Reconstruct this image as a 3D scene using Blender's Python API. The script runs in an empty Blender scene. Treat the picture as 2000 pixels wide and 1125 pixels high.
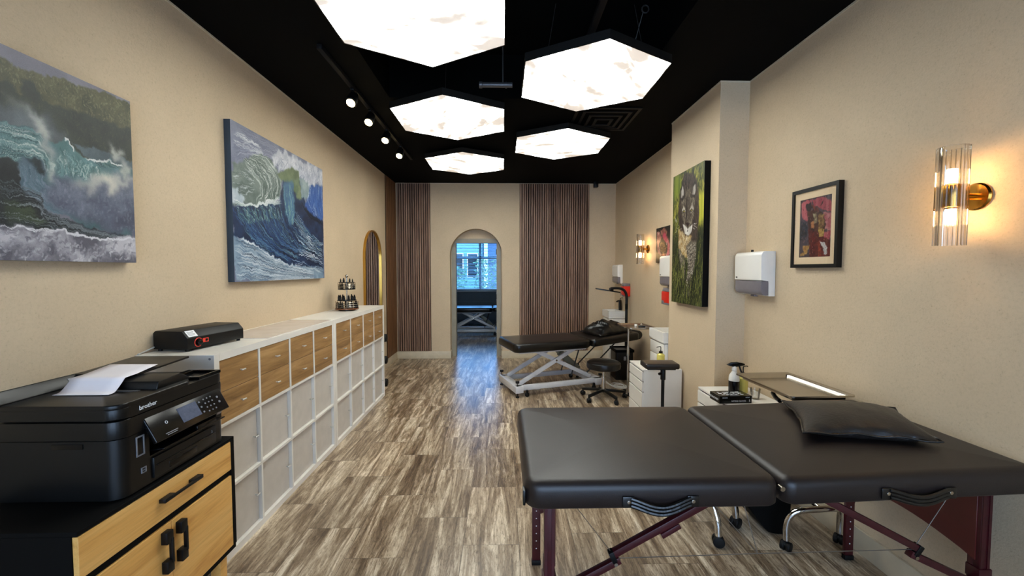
import bpy, bmesh, math, random
import numpy as np
from mathutils import Vector, Matrix, Euler
random.seed(7)
R = math.radians
scene = bpy.context.scene
col = scene.collection

# ------------------------------------------------------------------ camera, world, exposure
cam_data = bpy.data.cameras.new('camera')
cam = bpy.data.objects.new('camera', cam_data)
col.objects.link(cam)
cam_data.sensor_width = 36.0
cam_data.lens = 798.09 / 2000.0 * 36.0
cam_data.clip_start = 0.02
cam.location = (0, 0, 1.541)
cam.rotation_euler = (R(90 - 2.516), 0, R(-1.256))
scene.camera = cam

EXPOSURE = 0.0
SKY_STRENGTH = 7.0
PANEL_POWER = 28.0
SCONCE_POWER = 75.0
scene.view_settings.view_transform = 'Standard'
scene.view_settings.look = 'None'
scene.view_settings.exposure = EXPOSURE
scene.view_settings.gamma = 1
scene.view_settings.use_curve_mapping = False

world = bpy.data.worlds.new('world')
scene.world = world
world.use_nodes = True
bg = world.node_tree.nodes['Background']
wn_ = world.node_tree.nodes; wl_ = world.node_tree.links
w_tc = wn_.new('ShaderNodeTexCoord'); w_sep = wn_.new('ShaderNodeSeparateXYZ'); w_map = wn_.new('ShaderNodeMapRange'); w_ramp = wn_.new('ShaderNodeValToRGB')
wl_.new(w_tc.outputs['Generated'], w_sep.inputs[0]); wl_.new(w_sep.outputs['Y'], w_map.inputs[0])
w_map.inputs[1].default_value = -0.6; w_map.inputs[2].default_value = 0.6
w_ramp.color_ramp.elements[0].color = (0.50, 0.70, 1.0, 1); w_ramp.color_ramp.elements[1].color = (0.20, 0.60, 1.35, 1)
wl_.new(w_map.outputs[0], w_ramp.inputs[0]); wl_.new(w_ramp.outputs[0], bg.inputs[0])
bg.inputs[1].default_value = SKY_STRENGTH

# room measures (metres)
XL, XR, YB, ZC = -1.847, 1.952, 7.09, 3.03
XC, YC1, YC2 = 1.7165, 3.25, 4.18      # pillar
YF = -1.7                              # wall behind the viewer


def portal(name, loc, rot, sx, sy):
    l = bpy.data.lights.new(name, 'AREA')
    l.shape = 'RECTANGLE'; l.size = sx; l.size_y = sy
    l.cycles.is_portal = True
    o = bpy.data.objects.new(name, l); o.location = loc; o.rotation_euler = rot
    col.objects.link(o)

portal('daylight_portal_front', (0.05, YF - 0.05, 1.45), (R(90), 0, R(180)), 3.2, 2.4)
portal('daylight_portal_rear', (-0.6, 11.58, 1.7), (R(-90), 0, R(180)), 2.2, 1.5)


# ------------------------------------------------------------------ materials
def lin(c):
    out = []
    for v in c[:3]:
        v = v / 255.0
        out.append(v / 12.92 if v <= 0.04045 else ((v + 0.055) / 1.055) ** 2.4)
    return tuple(out) + (1.0,)


class NT:
    """small wrapper for node building"""
    def __init__(self, name):
        self.m = bpy.data.materials.new(name); self.m.use_nodes = True
        self.t = self.m.node_tree; self.n = self.t.nodes; self.l = self.t.links
        self.b = self.n['Principled BSDF']; self.out = self.n['Material Output']

    def node(self, typ, **kw):
        nd = self.n.new(typ)
        for k, v in kw.items():
            if k.startswith('_'):
                nd.inputs[k[1:].replace('_', ' ')].default_value = v
            else:
                setattr(nd, k, v)
        return nd

    def link(self, a, b): self.l.new(a, b)

    def coords(self, scale=(1, 1, 1), rot=(0, 0, 0), kind='Object'):
        tc = self.node('ShaderNodeTexCoord'); mp = self.node('ShaderNodeMapping')
        mp.inputs['Scale'].default_value = scale; mp.inputs['Rotation'].default_value = rot
        self.link(tc.outputs[kind], mp.inputs['Vector']); return mp.outputs[0]

    def noise(self, vec, scale, detail=4, rough=0.55, dist=0.0):
        nd = self.node('ShaderNodeTexNoise'); nd.inputs['Scale'].default_value = scale
        nd.inputs['Detail'].default_value = detail; nd.inputs['Roughness'].default_value = rough
        nd.inputs['Distortion'].default_value = dist
        if vec is not None: self.link(vec, nd.inputs['Vector'])
        return nd.outputs['Fac']

    def ramp(self, fac, stops):
        r = self.node('ShaderNodeValToRGB'); e = r.color_ramp.elements
        while len(e) < len(stops): e.new(0.5)
        for i, (p, c) in enumerate(stops):
            e[i].position = p; e[i].color = c if len(c) == 4 else tuple(c) + (1,)
        self.link(fac, r.inputs[0]); return r.outputs[0]

    def math(self, op, a, b=None, c=None):
        nd = self.node('ShaderNodeMath', operation=op)
        for i, v in enumerate((a, b, c)):
            if v is None: continue
            if isinstance(v, (int, float)): nd.inputs[i].default_value = v
            else: self.link(v, nd.inputs[i])
        return nd.outputs[0]

    def mix(self, fac, a, b, mode='MIX'):
        nd = self.node('ShaderNodeMix', data_type='RGBA', blend_type=mode)
        for s, v in ((0, fac), (6, a), (7, b)):
            if isinstance(v, (int, float)): nd.inputs[s].default_value = v
            elif isinstance(v, tuple): nd.inputs[s].default_value = v
            else: self.link(v, nd.inputs[s])
        return nd.outputs[2]

    def bump(self, h, strength=0.2, dist=0.002):
        b = self.node('ShaderNodeBump'); b.inputs['Strength'].default_value = strength
        b.inputs['Distance'].default_value = dist
        self.link(h, b.inputs['Height']); self.link(b.outputs[0], self.b.inputs['Normal'])

    def base(self, v):
        if isinstance(v, tuple): self.b.inputs['Base Color'].default_value = v
        else: self.link(v, self.b.inputs['Base Color'])

    def set(self, rough=None, metal=None, spec=None, trans=None, ior=None, coat=None):
        for k, v in (('Roughness', rough), ('Metallic', metal), ('Specular IOR Level', spec),
                     ('Transmission Weight', trans), ('IOR', ior), ('Coat Weight', coat)):
            if v is not None: self.b.inputs[k].default_value = v
        return self


def simple(name, c, rough=0.5, metal=0.0, spec=0.5, var=0.08, vscale=8, bump=0.0, bscale=200, bdist=0.001, coat=None):
    """one colour with a faint mottle and optional fine bump"""
    t = NT(name); t.set(rough, metal, spec, coat=coat)
    c = lin(c); v = t.coords()
    n = t.noise(v, vscale)
    lo = tuple(x * (1 - var) for x in c[:3]) + (1,); hi = tuple(min(1, x * (1 + var)) for x in c[:3]) + (1,)
    t.base(t.ramp(n, [(0.3, lo), (0.7, hi)]))
    if bump: t.bump(t.noise(v, bscale, 3), bump, bdist)
    return t.m


def emissive(name, c, strength):
    t = NT(name); t.base((0.02, 0.02, 0.02, 1))
    t.b.inputs['Emission Color'].default_value = lin(c); t.b.inputs['Emission Strength'].default_value = strength
    return t.m


def wall_mat(name, c, dark=0.86):
    t = NT(name); t.set(0.62, 0, 0.35)
    v = t.coords(); c = lin(c)
    big = t.noise(v, 1.6, 5, 0.6); fine = t.noise(v, 95, 4, 0.7)
    a = t.ramp(big, [(0.3, tuple(x * 0.93 for x in c[:3])), (0.7, tuple(min(1, x * 1.05) for x in c[:3]))])
    sp = t.ramp(fine, [(0.28, (0.70, 0.68, 0.64)), (0.36, (0.90, 0.90, 0.89)), (0.5, (0.97, 0.97, 0.97)), (0.66, (1, 1, 1))])
    t.base(t.mix(0.9, a, sp, 'MULTIPLY'))
    t.bump(t.noise(v, 120, 5, 0.75), 0.55, 0.003)
    return t.m


def wood_mat(name, stops, scale=(1, 1, 1), rot=(0, 0, 0), ring=9, rough=0.45, spec=0.4, slat=None):
    """grain runs along local x before rotation"""
    t = NT(name); t.set(rough, 0, spec)
    v = t.coords(scale, rot)
    st = t.node('ShaderNodeMapping'); st.inputs['Scale'].default_value = (0.7, ring, ring); t.link(v, st.inputs['Vector'])
    n1 = t.noise(st.outputs[0], 2.4, 7, 0.62, 0.7)
    st2 = t.node('ShaderNodeMapping'); st2.inputs['Scale'].default_value = (3, 90, 90); t.link(v, st2.inputs['Vector'])
    n2 = t.noise(st2.outputs[0], 1.5, 4, 0.7)
    cc = t.ramp(n1, stops)
    g = t.ramp(n2, [(0.3, (0.78, 0.75, 0.7)), (0.55, (1, 1, 1))])
    cc = t.mix(0.7, cc, g, 'MULTIPLY')
    if slat:                                   # every slat cut from a different board
        tc = t.node('ShaderNodeTexCoord'); sp = t.node('ShaderNodeSeparateXYZ'); t.link(tc.outputs['Object'], sp.inputs[0])
        w = t.node('ShaderNodeTexWhiteNoise', noise_dimensions='1D'); t.link(t.math('FLOOR', t.math('DIVIDE', sp.outputs[slat], 0.0194)), w.inputs['W'])
        mr = t.node('ShaderNodeMapRange'); t.link(w.outputs['Value'], mr.inputs[0]); mr.inputs[3].default_value = 0.62; mr.inputs[4].default_value = 1.18
        cb = t.node('ShaderNodeCombineColor')
        for i in range(3): t.link(mr.outputs[0], cb.inputs[i])
        cc = t.mix(1.0, cc, cb.outputs[0], 'MULTIPLY')
    t.base(cc)
    t.bump(n2, 0.15, 0.001)
    return t.m


def paint_mat(name, rough=0.5):
    """canvas painting: colour comes from the mesh's own paint attribute"""
    t = NT(name); t.set(rough, 0, 0.35)
    a = t.node('ShaderNodeVertexColor'); a.layer_name = 'paint'
    t.base(a.outputs['Color'])
    t.bump(t.noise(t.coords(), 420, 3), 0.15, 0.0006)
    return t.m


M = {}
M['wall'] = wall_mat('plaster_beige', (208, 186, 155))
M['wall_rear'] = wall_mat('plaster_grey', (118, 126, 132))
M['trim'] = simple('trim_cream', (204, 190, 164), 0.45)
M['door_trim'] = simple('door_frame_grey', (150, 142, 124), 0.45)
M['ceiling'] = simple('ceiling_black', (3, 3, 3), 0.85, spec=0.08, bump=0.3, bscale=40)
M['black_metal'] = simple('black_metal', (5, 5, 6), 0.45, 0.0, 0.3)
M['black_plastic'] = simple('black_plastic', (6, 7, 8), 0.36, spec=0.4, bump=0.15, bscale=900, bdist=0.0004)
M['black_gloss'] = simple('black_gloss', (5, 5, 6), 0.2, spec=0.35)
M['black_matte'] = simple('black_matte', (5, 5, 5), 0.7, spec=0.12)
M['vinyl'] = simple('black_vinyl', (32, 24, 22), 0.42, spec=0.5, bump=0.25, bscale=260, bdist=0.0012, var=0.15, vscale=5)
M['bed_vinyl'] = simple('glossy_black_vinyl', (8, 7, 7), 0.30, spec=0.5, bump=0.2, bscale=200, bdist=0.001)
M['satin'] = simple('black_satin', (8, 8, 8), 0.28, spec=0.6, bump=0.4, bscale=30, bdist=0.004)
M['white_lam'] = simple('white_laminate', (226, 221, 212), 0.32, var=0.03)
M['white_end'] = simple('white_end_panel', (214, 214, 222), 0.35, var=0.03)
M['door_lam'] = simple('door_laminate', (196, 188, 178), 0.42, var=0.05, vscale=14)
M['white_plastic'] = simple('white_plastic', (232, 228, 220), 0.22, var=0.02)
M['white_steel'] = simple('white_steel', (206, 204, 204), 0.35, var=0.05)
M['chrome'] = simple('chrome', (210, 208, 204), 0.08, 1.0)
M['steel'] = simple('brushed_steel', (178, 170, 158), 0.22, 1.0)
M['satin_metal'] = simple('satin_nickel', (200, 198, 192), 0.35, 0.4)
M['brass'] = simple('brass', (186, 138, 62), 0.2, 1.0)
M['gold'] = simple('gold_frame', (196, 152, 72), 0.28, 1.0)
M['maroon'] = simple('maroon_stained_wood', (62, 15, 21), 0.35, var=0.25, vscale=20)
M['maroon_panel'] = simple('maroon_panel', (84, 26, 24), 0.4, var=0.15)
M['red'] = simple('red_plastic', (214, 42, 26), 0.3)
M['red_print'] = simple('red_print', (226, 60, 44), 0.5)
M['white_print'] = simple('white_print', (225, 225, 225), 0.5)
M['grey_print'] = simple('grey_print', (120, 120, 124), 0.5)
M['paper'] = simple('paper', (238, 232, 236), 0.7, var=0.01)
M['smoke'] = simple('smoke_window', (118, 112, 116), 0.12, var=0.1)
M['canvas_blue'] = simple('canvas_side_blue', (42, 56, 68), 0.6)
M['canvas_grey'] = simple('canvas_side_grey', (70, 78, 84), 0.6)
M['mat_board'] = simple('mat_board', (240, 214, 176), 0.7, var=0.02)
M['wire'] = simple('steel_wire', (150, 145, 140), 0.35, 0.9)
M['dark_wire'] = simple('dark_wire', (40, 38, 36), 0.5)
M['rubber'] = simple('rubber', (9, 9, 10), 0.55, spec=0.3)
M['cable_white'] = simple('white_cable', (205, 203, 198), 0.45)
M['khaki'] = simple('actuator_grey', (110, 108, 92), 0.45)
M['felt'] = simple('black_felt', (14, 11, 10), 0.9, spec=0.1)
M['lcd'] = simple('lcd_screen', (92, 98, 116), 0.15, var=0.2, vscale=60)
M['duct'] = simple('ceiling_duct', (12, 11, 12), 0.6, spec=0.2)
M['grey_metal'] = simple('grey_metal', (120, 120, 122), 0.35, 0.6)
M['liquid'] = simple('yellow_liquid', (214, 200, 104), 0.12)
M['oak'] = wood_mat('drawer_oak', [(0.25, lin((112, 82, 48))), (0.5, lin((160, 122, 76))), (0.75, lin((190, 152, 102)))], rot=(0, 0, R(90)))
M['honey'] = wood_mat('honey_oak', [(0.25, lin((196, 136, 66))), (0.5, lin((226, 170, 92))), (0.78, lin((240, 194, 120)))], rot=(0, 0, R(90)), ring=6, rough=0.4)
M['walnut'] = wood_mat('walnut_slats', [(0.25, lin((96, 70, 56))), (0.5, lin((146, 114, 94))), (0.75, lin((180, 148, 124)))], rot=(0, R(90), 0), ring=12, rough=0.5, slat='X')
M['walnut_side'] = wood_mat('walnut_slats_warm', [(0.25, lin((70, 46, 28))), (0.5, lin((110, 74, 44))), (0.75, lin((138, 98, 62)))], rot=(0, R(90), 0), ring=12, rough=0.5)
M['paint'] = paint_mat('painted_canvas', 0.45)


def glass_mat(name, tint=(1, 1, 1, 1), rough=0.0, ior=1.45):
    t = NT(name); t.base(tint); t.set(rough, 0, 0.5, 1.0, ior); return t.m

def sheet_glass(name, gloss=1.0, tint=(1, 1, 1, 1)):
    """thin clear glass: see-through, mirror-like at grazing angles"""
    t = NT(name); tr = t.node('ShaderNodeBsdfTransparent'); tr.inputs[0].default_value = tint
    gl = t.node('ShaderNodeBsdfGlossy'); gl.inputs['Roughness'].default_value = 0.03
    fr = t.node('ShaderNodeFresnel'); fr.inputs[0].default_value = 1.5
    mx = t.node('ShaderNodeMixShader'); t.link(t.math('MULTIPLY', fr.outputs[0], gloss), mx.inputs[0])
    t.link(tr.outputs[0], mx.inputs[1]); t.link(gl.outputs[0], mx.inputs[2]); t.link(mx.outputs[0], t.out.inputs['Surface'])
    return t.m
M['glass'] = sheet_glass('clear_glass', 0.8, (0.96, 0.96, 0.95, 1))
M['clear_sheet'] = sheet_glass('picture_glass', 0.2)
M['pane'] = sheet_glass('window_pane', 0.5)


def mirror_mat():
    t = NT('mirror_silver'); t.base((0.8, 0.8, 0.8, 1)); t.set(0.02, 1.0); return t.m
M['mirror'] = mirror_mat()


def floor_mat():
    t = NT('travertine_vinyl_tile'); t.set(0.3, 0, 0.5)
    tc = t.node('ShaderNodeTexCoord'); sx = t.node('ShaderNodeSeparateXYZ'); t.link(tc.outputs['Object'], sx.inputs[0])
    W, L = 0.3125, 0.612
    cx = t.math('DIVIDE', t.math('ADD', sx.outputs[0], 0.225), W)
    ci = t.math('FLOOR', cx); cf = t.math('FRACT', cx)
    off = t.math('MULTIPLY', ci, 0.425)
    ry = t.math('ADD', t.math('DIVIDE', t.math('SUBTRACT', sx.outputs[1], 2.23), L), off)
    ri = t.math('FLOOR', ry); rf = t.math('FRACT', ry)
    cv = t.node('ShaderNodeCombineXYZ'); t.link(ci, cv.inputs[0]); t.link(ri, cv.inputs[1])
    wn = t.node('ShaderNodeTexWhiteNoise', noise_dimensions='2D'); t.link(cv.outputs[0], wn.inputs[0])
    # vein space: stretched along y, shifted per tile
    sc = t.node('ShaderNodeMapping'); sc.inputs['Scale'].default_value = (1, 0.10, 1); t.link(tc.outputs['Object'], sc.inputs[0])
    sh = t.node('ShaderNodeVectorMath', operation='MULTIPLY_ADD'); t.link(wn.outputs['Color'], sh.inputs[0])
    sh.inputs[1].default_value = (9, 9, 9); t.link(sc.outputs[0], sh.inputs[2])
    n1 = t.noise(sh.outputs[0], 13, 10, 0.74, 0.7)
    n2 = t.noise(sh.outputs[0], 44, 8, 0.78, 1.4)
    sc3 = t.node('ShaderNodeMapping'); sc3.inputs['Scale'].default_value = (1, 0.35, 1); t.link(tc.outputs['Object'], sc3.inputs[0])
    n3 = t.noise(sc3.outputs[0], 95, 6, 0.8, 0.8)
    c = t.ramp(n1, [(0.31, lin((70, 54, 40))), (0.43, lin((122, 102, 80))), (0.51, lin((164, 144, 119))), (0.59, lin((210, 193, 168))), (0.71, lin((246, 235, 214)))])
    v = t.ramp(n2, [(0.33, lin((120, 100, 82))), (0.45, lin((225, 220, 214))), (0.6, (1, 1, 1)), ])
    c = t.mix(0.85, c, v, 'MULTIPLY')
    s3 = t.ramp(n3, [(0.36, lin((132, 116, 100))), (0.47, (1, 1, 1))])
    c = t.mix(0.7, c, s3, 'MULTIPLY')
    br = t.node('ShaderNodeMapRange'); t.link(wn.outputs['Value'], br.inputs[0]); br.inputs[3].default_value = 0.84; br.inputs[4].default_value = 1.16
    cb = t.node('ShaderNodeCombineColor')
    for i in range(3): t.link(br.outputs[0], cb.inputs[i])
    c = t.mix(1.0, c, cb.outputs[0], 'MULTIPLY')
    # joints
    def edge(f, w):
        a = t.math('LESS_THAN', f, w); b = t.math('GREATER_THAN', f, 1 - w); return t.math('MAXIMUM', a, b)
    j = t.math('MAXIMUM', edge(cf, 0.0035), edge(rf, 0.0018))
    c = t.mix(j, c, lin((74, 62, 52)))
    t.base(c)
    rr = t.node('ShaderNodeMapRange'); t.link(n2, rr.inputs[0]); rr.inputs[3].default_value = 0.38; rr.inputs[4].default_value = 0.22
    t.link(rr.outputs[0], t.b.inputs['Roughness'])
    h = t.math('SUBTRACT', n2, t.math('MULTIPLY', j, 1.5))
    t.bump(h, 0.25, 0.0015)
    return t.m
M['floor'] = floor_mat()


def panel_light_mat():
    """sky-print light panel: faint clouds on a bright diffuser"""
    t = NT('sky_print_light_panel'); t.base((0.9, 0.9, 0.9, 1)); t.set(0.5)
    v = t.coords((1.2, 2.6, 1)); n = t.noise(v, 2.0, 5, 0.55, 0.4)
    c = t.ramp(n, [(0.38, lin((222, 208, 192))), (0.44, lin((255, 250, 238))), (0.6, lin((246, 255, 252)))])
    t.link(c, t.b.inputs['Emission Color'])
    s = t.node('ShaderNodeMapRange'); t.link(n, s.inputs[0]); s.inputs[1].default_value = 0.38; s.inputs[2].default_value = 0.60
    s.inputs[3].default_value = 0.0; s.inputs[4].default_value = 1.0
    s.clamp = True
    t.link(t.math('MULTIPLY_ADD', t.math('POWER', s.outputs[0], 2.2), PANEL_POWER, 0.80), t.b.inputs['Emission Strength'])
    return t.m
M['panel'] = panel_light_mat()
M['panel_rim'] = simple('panel_frame', (10, 10, 10), 0.5)
M['bulb'] = emissive('warm_bulb', (255, 204, 140), SCONCE_POWER)
M['spot'] = emissive('spot_lens', (255, 226, 160), 22.0)


# ------------------------------------------------------------------ mesh helpers
class MB:
    def __init__(s): s.bm = bmesh.new()

    def _bev(s, verts, bev, seg):
        if bev > 0:
            ed = set()
            for v in verts: ed.update(v.link_edges)
            bmesh.ops.bevel(s.bm, geom=list(ed), offset=bev, segments=seg, profile=0.5, affect='EDGES', clamp_overlap=True)

    def box(s, x0, y0, z0, x1, y1, z1, bev=0.0, seg=2, mat=None):
        vs = [s.bm.verts.new((x, y, z)) for x in (x0, x1) for y in (y0, y1) for z in (z0, z1)]
        for f in ((0, 1, 3, 2), (4, 6, 7, 5), (0, 4, 5, 1), (2, 3, 7, 6), (0, 2, 6, 4), (1, 5, 7, 3)):
            s.bm.faces.new([vs[i] for i in f])
        if mat is not None:
            for v in vs: v.co = mat @ v.co
        s._bev(vs, bev, seg); return s

    def obox(s, c, size, rot=(0, 0, 0), bev=0.0, seg=2):
        m = Matrix.Translation(c) @ Euler(rot).to_matrix().to_4x4()
        x, y, z = [v / 2 for v in size]
        return s.box(-x, -y, -z, x, y, z, bev, seg, m)

    def beam(s, p0, p1, w, h, bev=0.0):
        """rectangular bar between two points; w across (horizontal), h in the vertical plane"""
        p0 = Vector(p0); p1 = Vector(p1); d = p1 - p0; L = d.length; x = d.normalized()
        y = Vector((0, 0, 1)).cross(x)
        if y.length < 1e-4: y = Vector((0, 1, 0))
        y.normalize(); z = x.cross(y)
        m = Matrix((x, y, z)).transposed().to_4x4(); m.translation = (p0 + p1) / 2
        return s.box(-L / 2, -w / 2, -h / 2, L / 2, w / 2, h / 2, bev, 2, m)

    def cyl(s, p0, p1, r0, r1=None, seg=20, bev=0.0):
        r1 = r0 if r1 is None else r1
        p0 = Vector(p0); p1 = Vector(p1); d = (p1 - p0).normalized()
        a = d.orthogonal().normalized(); b = d.cross(a)
        rings = []
        for p, r in ((p0, r0), (p1, r1)):
            rings.append([s.bm.verts.new(p + a * (r * math.cos(t)) + b * (r * math.sin(t))) for t in [2 * math.pi * i / seg for i in range(seg)]])
        for i in range(seg):
            j = (i + 1) % seg; s.bm.faces.new((rings[0][i], rings[0][j], rings[1][j], rings[1][i]))
        f0 = s.bm.faces.new(rings[0][::-1]); f1 = s.bm.faces.new(rings[1])
        if bev > 0:
            ed = list(f0.edges) + list(f1.edges)
            bmesh.ops.bevel(s.bm, geom=ed, offset=bev, segments=3, profile=0.5, affect='EDGES', clamp_overlap=True)
        return s

    def tube(s, pts, r, seg=8, smooth=0, closed=False):
        pts = [Vector(p) for p in pts]
        if smooth: pts = catmull(pts, smooth, closed)
        n = len(pts); rings = []; prev = None
        rr = r if isinstance(r, (list, tuple)) else None
        for i, p in enumerate(pts):
            if closed: t = (pts[(i + 1) % n] - pts[i - 1])
            else: t = pts[min(i + 1, n - 1)] - pts[max(i - 1, 0)]
            t.normalize()
            if prev is None: a = t.orthogonal().normalized()
            else:
                a = prev - t * prev.dot(t)
                a = a.normalized() if a.length > 1e-6 else t.orthogonal().normalized()
            prev = a; b = t.cross(a)
            q = rr[min(int(i * len(rr) / n), len(rr) - 1)] if rr else r
            rings.append([s.bm.verts.new(p + a * (q * math.cos(u)) + b * (q * math.sin(u))) for u in [2 * math.pi * k / seg for k in range(seg)]])
        m = n if closed else n - 1
        for i in range(m):
            A, B = rings[i], rings[(i + 1) % n]
            for k in range(seg):
                j = (k + 1) % seg; s.bm.faces.new((A[k], A[j], B[j], B[k]))
        if not closed:
            s.bm.faces.new(rings[0][::-1]); s.bm.faces.new(rings[-1])
        return s

    def lathe(s, prof, c=(0, 0, 0), seg=28, wave=None):
        """prof: (radius, z) from bottom to top, closed on the axis when radius is 0"""
        rings = []
        for r, z in prof:
            if r <= 1e-6: rings.append([s.bm.verts.new((c[0], c[1], c[2] + z))])
            else:
                rings.append([s.bm.verts.new((c[0] + r * math.cos(t), c[1] + r * math.sin(t), c[2] + z)) for t in [2 * math.pi * i / seg for i in range(seg)]])
        for A, B in zip(rings, rings[1:]):
            if len(A) == 1 and len(B) == 1: continue
            for i in range(seg):
                j = (i + 1) % seg
                if len(A) == 1: s.bm.faces.new((A[0], B[j], B[i]))
                elif len(B) == 1: s.bm.faces.new((A[i], A[j], B[0]))
                else: s.bm.faces.new((A[i], A[j], B[j], B[i]))
        return s

    def prism(s, pts, lo, hi, axis='z', bev=0.0, seg=2):
        def P(a, b, c): return {'z': (a, b, c), 'y': (a, c, b), 'x': (c, a, b)}[axis]
        A = [s.bm.verts.new(P(a, b, lo)) for a, b in pts]; B = [s.bm.verts.new(P(a, b, hi)) for a, b in pts]
        n = len(pts); s.bm.faces.new(A[::-1]); s.bm.faces.new(B)
        for i in range(n):
            j = (i + 1) % n; s.bm.faces.new((A[i], A[j], B[j], B[i]))
        s._bev(A + B, bev, seg); return s

    def frame(s, o, i, lo, hi, axis='x'):
        """rectangular ring: o and i are (a0, b0, a1, b1) outer and inner, extruded lo..hi on axis"""
        def P(a, b, c): return {'z': (a, b, c), 'y': (a, c, b), 'x': (c, a, b)}[axis]
        def rect(r): return [(r[0], r[1]), (r[2], r[1]), (r[2], r[3]), (r[0], r[3])]
        V = [[s.bm.verts.new(P(a, b, c)) for a, b in rect(r)] for c in (lo, hi) for r in (o, i)]
        for k in range(4):
            j = (k + 1) % 4
            s.bm.faces.new((V[0][k], V[1][k], V[1][j], V[0][j])); s.bm.faces.new((V[2][k], V[2][j], V[3][j], V[3][k]))
            s.bm.faces.new((V[0][k], V[0][j], V[2][j], V[2][k])); s.bm.faces.new((V[1][k], V[3][k], V[3][j], V[1][j]))
        return s

    def sphere(s, c, r, sc=(1, 1, 1), seg=16):
        m = Matrix.Translation(c) @ Matrix.Diagonal((r * sc[0], r * sc[1], r * sc[2], 1))
        bmesh.ops.create_uvsphere(s.bm, u_segments=seg, v_segments=max(6, seg // 2), radius=1, matrix=m); return s

    def pad(s, x0, y0, x1, y1, z0, z1, rc=0.05, re=0.03, rb=0.012, dome=0.006, mat=None, nc=8):
        """upholstered slab: rounded plan corners, rounded top edge, slightly domed top"""
        def ring(inset, z):
            out = []; r = max(rc - inset, 0.004)
            for cx, cy, a0 in ((x1 - rc, y1 - rc, 0), (x0 + rc, y1 - rc, 90), (x0 + rc, y0 + rc, 180), (x1 - rc, y0 + rc, 270)):
                # keep the side straight when the inset passes the corner radius
                ox = max(inset - rc + 0.004, 0)
                for k in range(nc + 1):
                    a = R(a0 + 90 * k / nc)
                    px = cx + r * math.cos(a) - math.copysign(ox, math.cos(R(a0 + 45))); py = cy + r * math.sin(a) - math.copysign(ox, math.sin(R(a0 + 45)))
                    out.append(s.bm.verts.new((px, py, z)))
            return out
        rings = [ring(rb, z0)]
        rings.append(ring(0, z0 + rb))
        steps = 5
        for k in range(steps + 1):
            a = math.pi / 2 * k / steps
            rings.append(ring(re * (1 - math.cos(a)), z1 - re + re * math.sin(a)))
        w = min(x1 - x0, y1 - y0) / 2
        for k in (0.3, 0.6, 0.85):
            i = re + (w - re) * k
            rings.append(ring(i, z1 + dome * math.sin(math.pi / 2 * k)))
        n = len(rings[0])
        s.bm.faces.new(rings[0][::-1])
        for A, B in zip(rings, rings[1:]):
            for i in range(n):
                j = (i + 1) % n; s.bm.faces.new((A[i], A[j], B[j], B[i]))
        s.bm.faces.new(rings[-1])
        if mat is not None:
            for rg in rings:
                for v in rg: v.co = mat @ v.co
        return s

    def grid(s, fn, nu, nv):
        V = [[s.bm.verts.new(fn(i / nu, j / nv)) for j in range(nv + 1)] for i in range(nu + 1)]
        for i in range(nu):
            for j in range(nv): s.bm.faces.new((V[i][j], V[i + 1][j], V[i + 1][j + 1], V[i][j + 1]))
        return s

    def text(s, body, size, m, ext=0.0006, align='LEFT'):
        cu = bpy.data.curves.new('t', 'FONT'); cu.body = body; cu.size = size; cu.extrude = ext; cu.align_x = align
        cu.resolution_u = 3
        ob = bpy.data.objects.new('t', cu); col.objects.link(ob)
        dg = bpy.context.evaluated_depsgraph_get(); dg.update()
        me = bpy.data.meshes.new_from_object(ob.evaluated_get(dg))
        me.transform(m); s.bm.from_mesh(me)
        bpy.data.objects.remove(ob); bpy.data.curves.remove(cu); bpy.data.meshes.remove(me)
        return s

    def xform(s, m):
        bmesh.ops.transform(s.bm, matrix=m, verts=s.bm.verts); return s

    def build(s, name, mat, parent=None, angle=40, world=True, fix=True):
        if fix: bmesh.ops.recalc_face_normals(s.bm, faces=s.bm.faces)
        for f in s.bm.faces: f.smooth = True
        me = bpy.data.meshes.new(name); 
        if parent is not None and world:
            r = parent
            while r.parent: r = r.parent
            bmesh.ops.transform(s.bm, matrix=root_matrix(r).inverted(), verts=s.bm.verts)
        s.bm.to_mesh(me); s.bm.free()
        me.set_sharp_from_angle(angle=R(angle))
        for mm in (mat if isinstance(mat, (list, tuple)) else [mat]): me.materials.append(mm)
        o = bpy.data.objects.new(name, me); col.objects.link(o)
        if parent is not None: o.parent = parent
        return o


def root_matrix(r):
    return Matrix.Translation(r.location) @ r.rotation_euler.to_matrix().to_4x4()


def catmull(P, k, closed=False):
    out = []; n = len(P)
    rng = range(n if closed else n - 1)
    for i in rng:
        if closed: p0, p1, p2, p3 = P[i - 1], P[i], P[(i + 1) % n], P[(i + 2) % n]
        else: p0, p1, p2, p3 = P[max(i - 1, 0)], P[i], P[i + 1], P[min(i + 2, n - 1)]
        for j in range(k):
            t = j / k
            out.append(0.5 * ((2 * p1) + (p2 - p0) * t + (2 * p0 - 5 * p1 + 4 * p2 - p3) * t * t + (3 * p1 - p0 - 3 * p2 + p3) * t ** 3))
    if not closed: out.append(P[-1])
    return out


def tag(o, label=None, cat=None, group=None, kind=None):
    if label: o['label'] = label
    if cat: o['category'] = cat
    if group: o['group'] = group
    if kind: o['kind'] = kind
    return o


def thing(name, label, cat, loc=(0, 0, 0), rz=0.0, group=None):
    o = bpy.data.objects.new(name, None); o.empty_display_size = 0.1
    o.location = loc; o.rotation_euler = (0, 0, rz); col.objects.link(o)
    return tag(o, label, cat, group)


def struct(o, label=None):
    o['kind'] = 'structure'
    if label: o['label'] = label
    return o


def copy_tree(src, parent=None):
    c = src.copy(); col.objects.link(c)
    if parent is not None: c.parent = parent
    for ch in [x for x in bpy.data.objects if x.parent == src]: copy_tree(ch, c)
    return c

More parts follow.
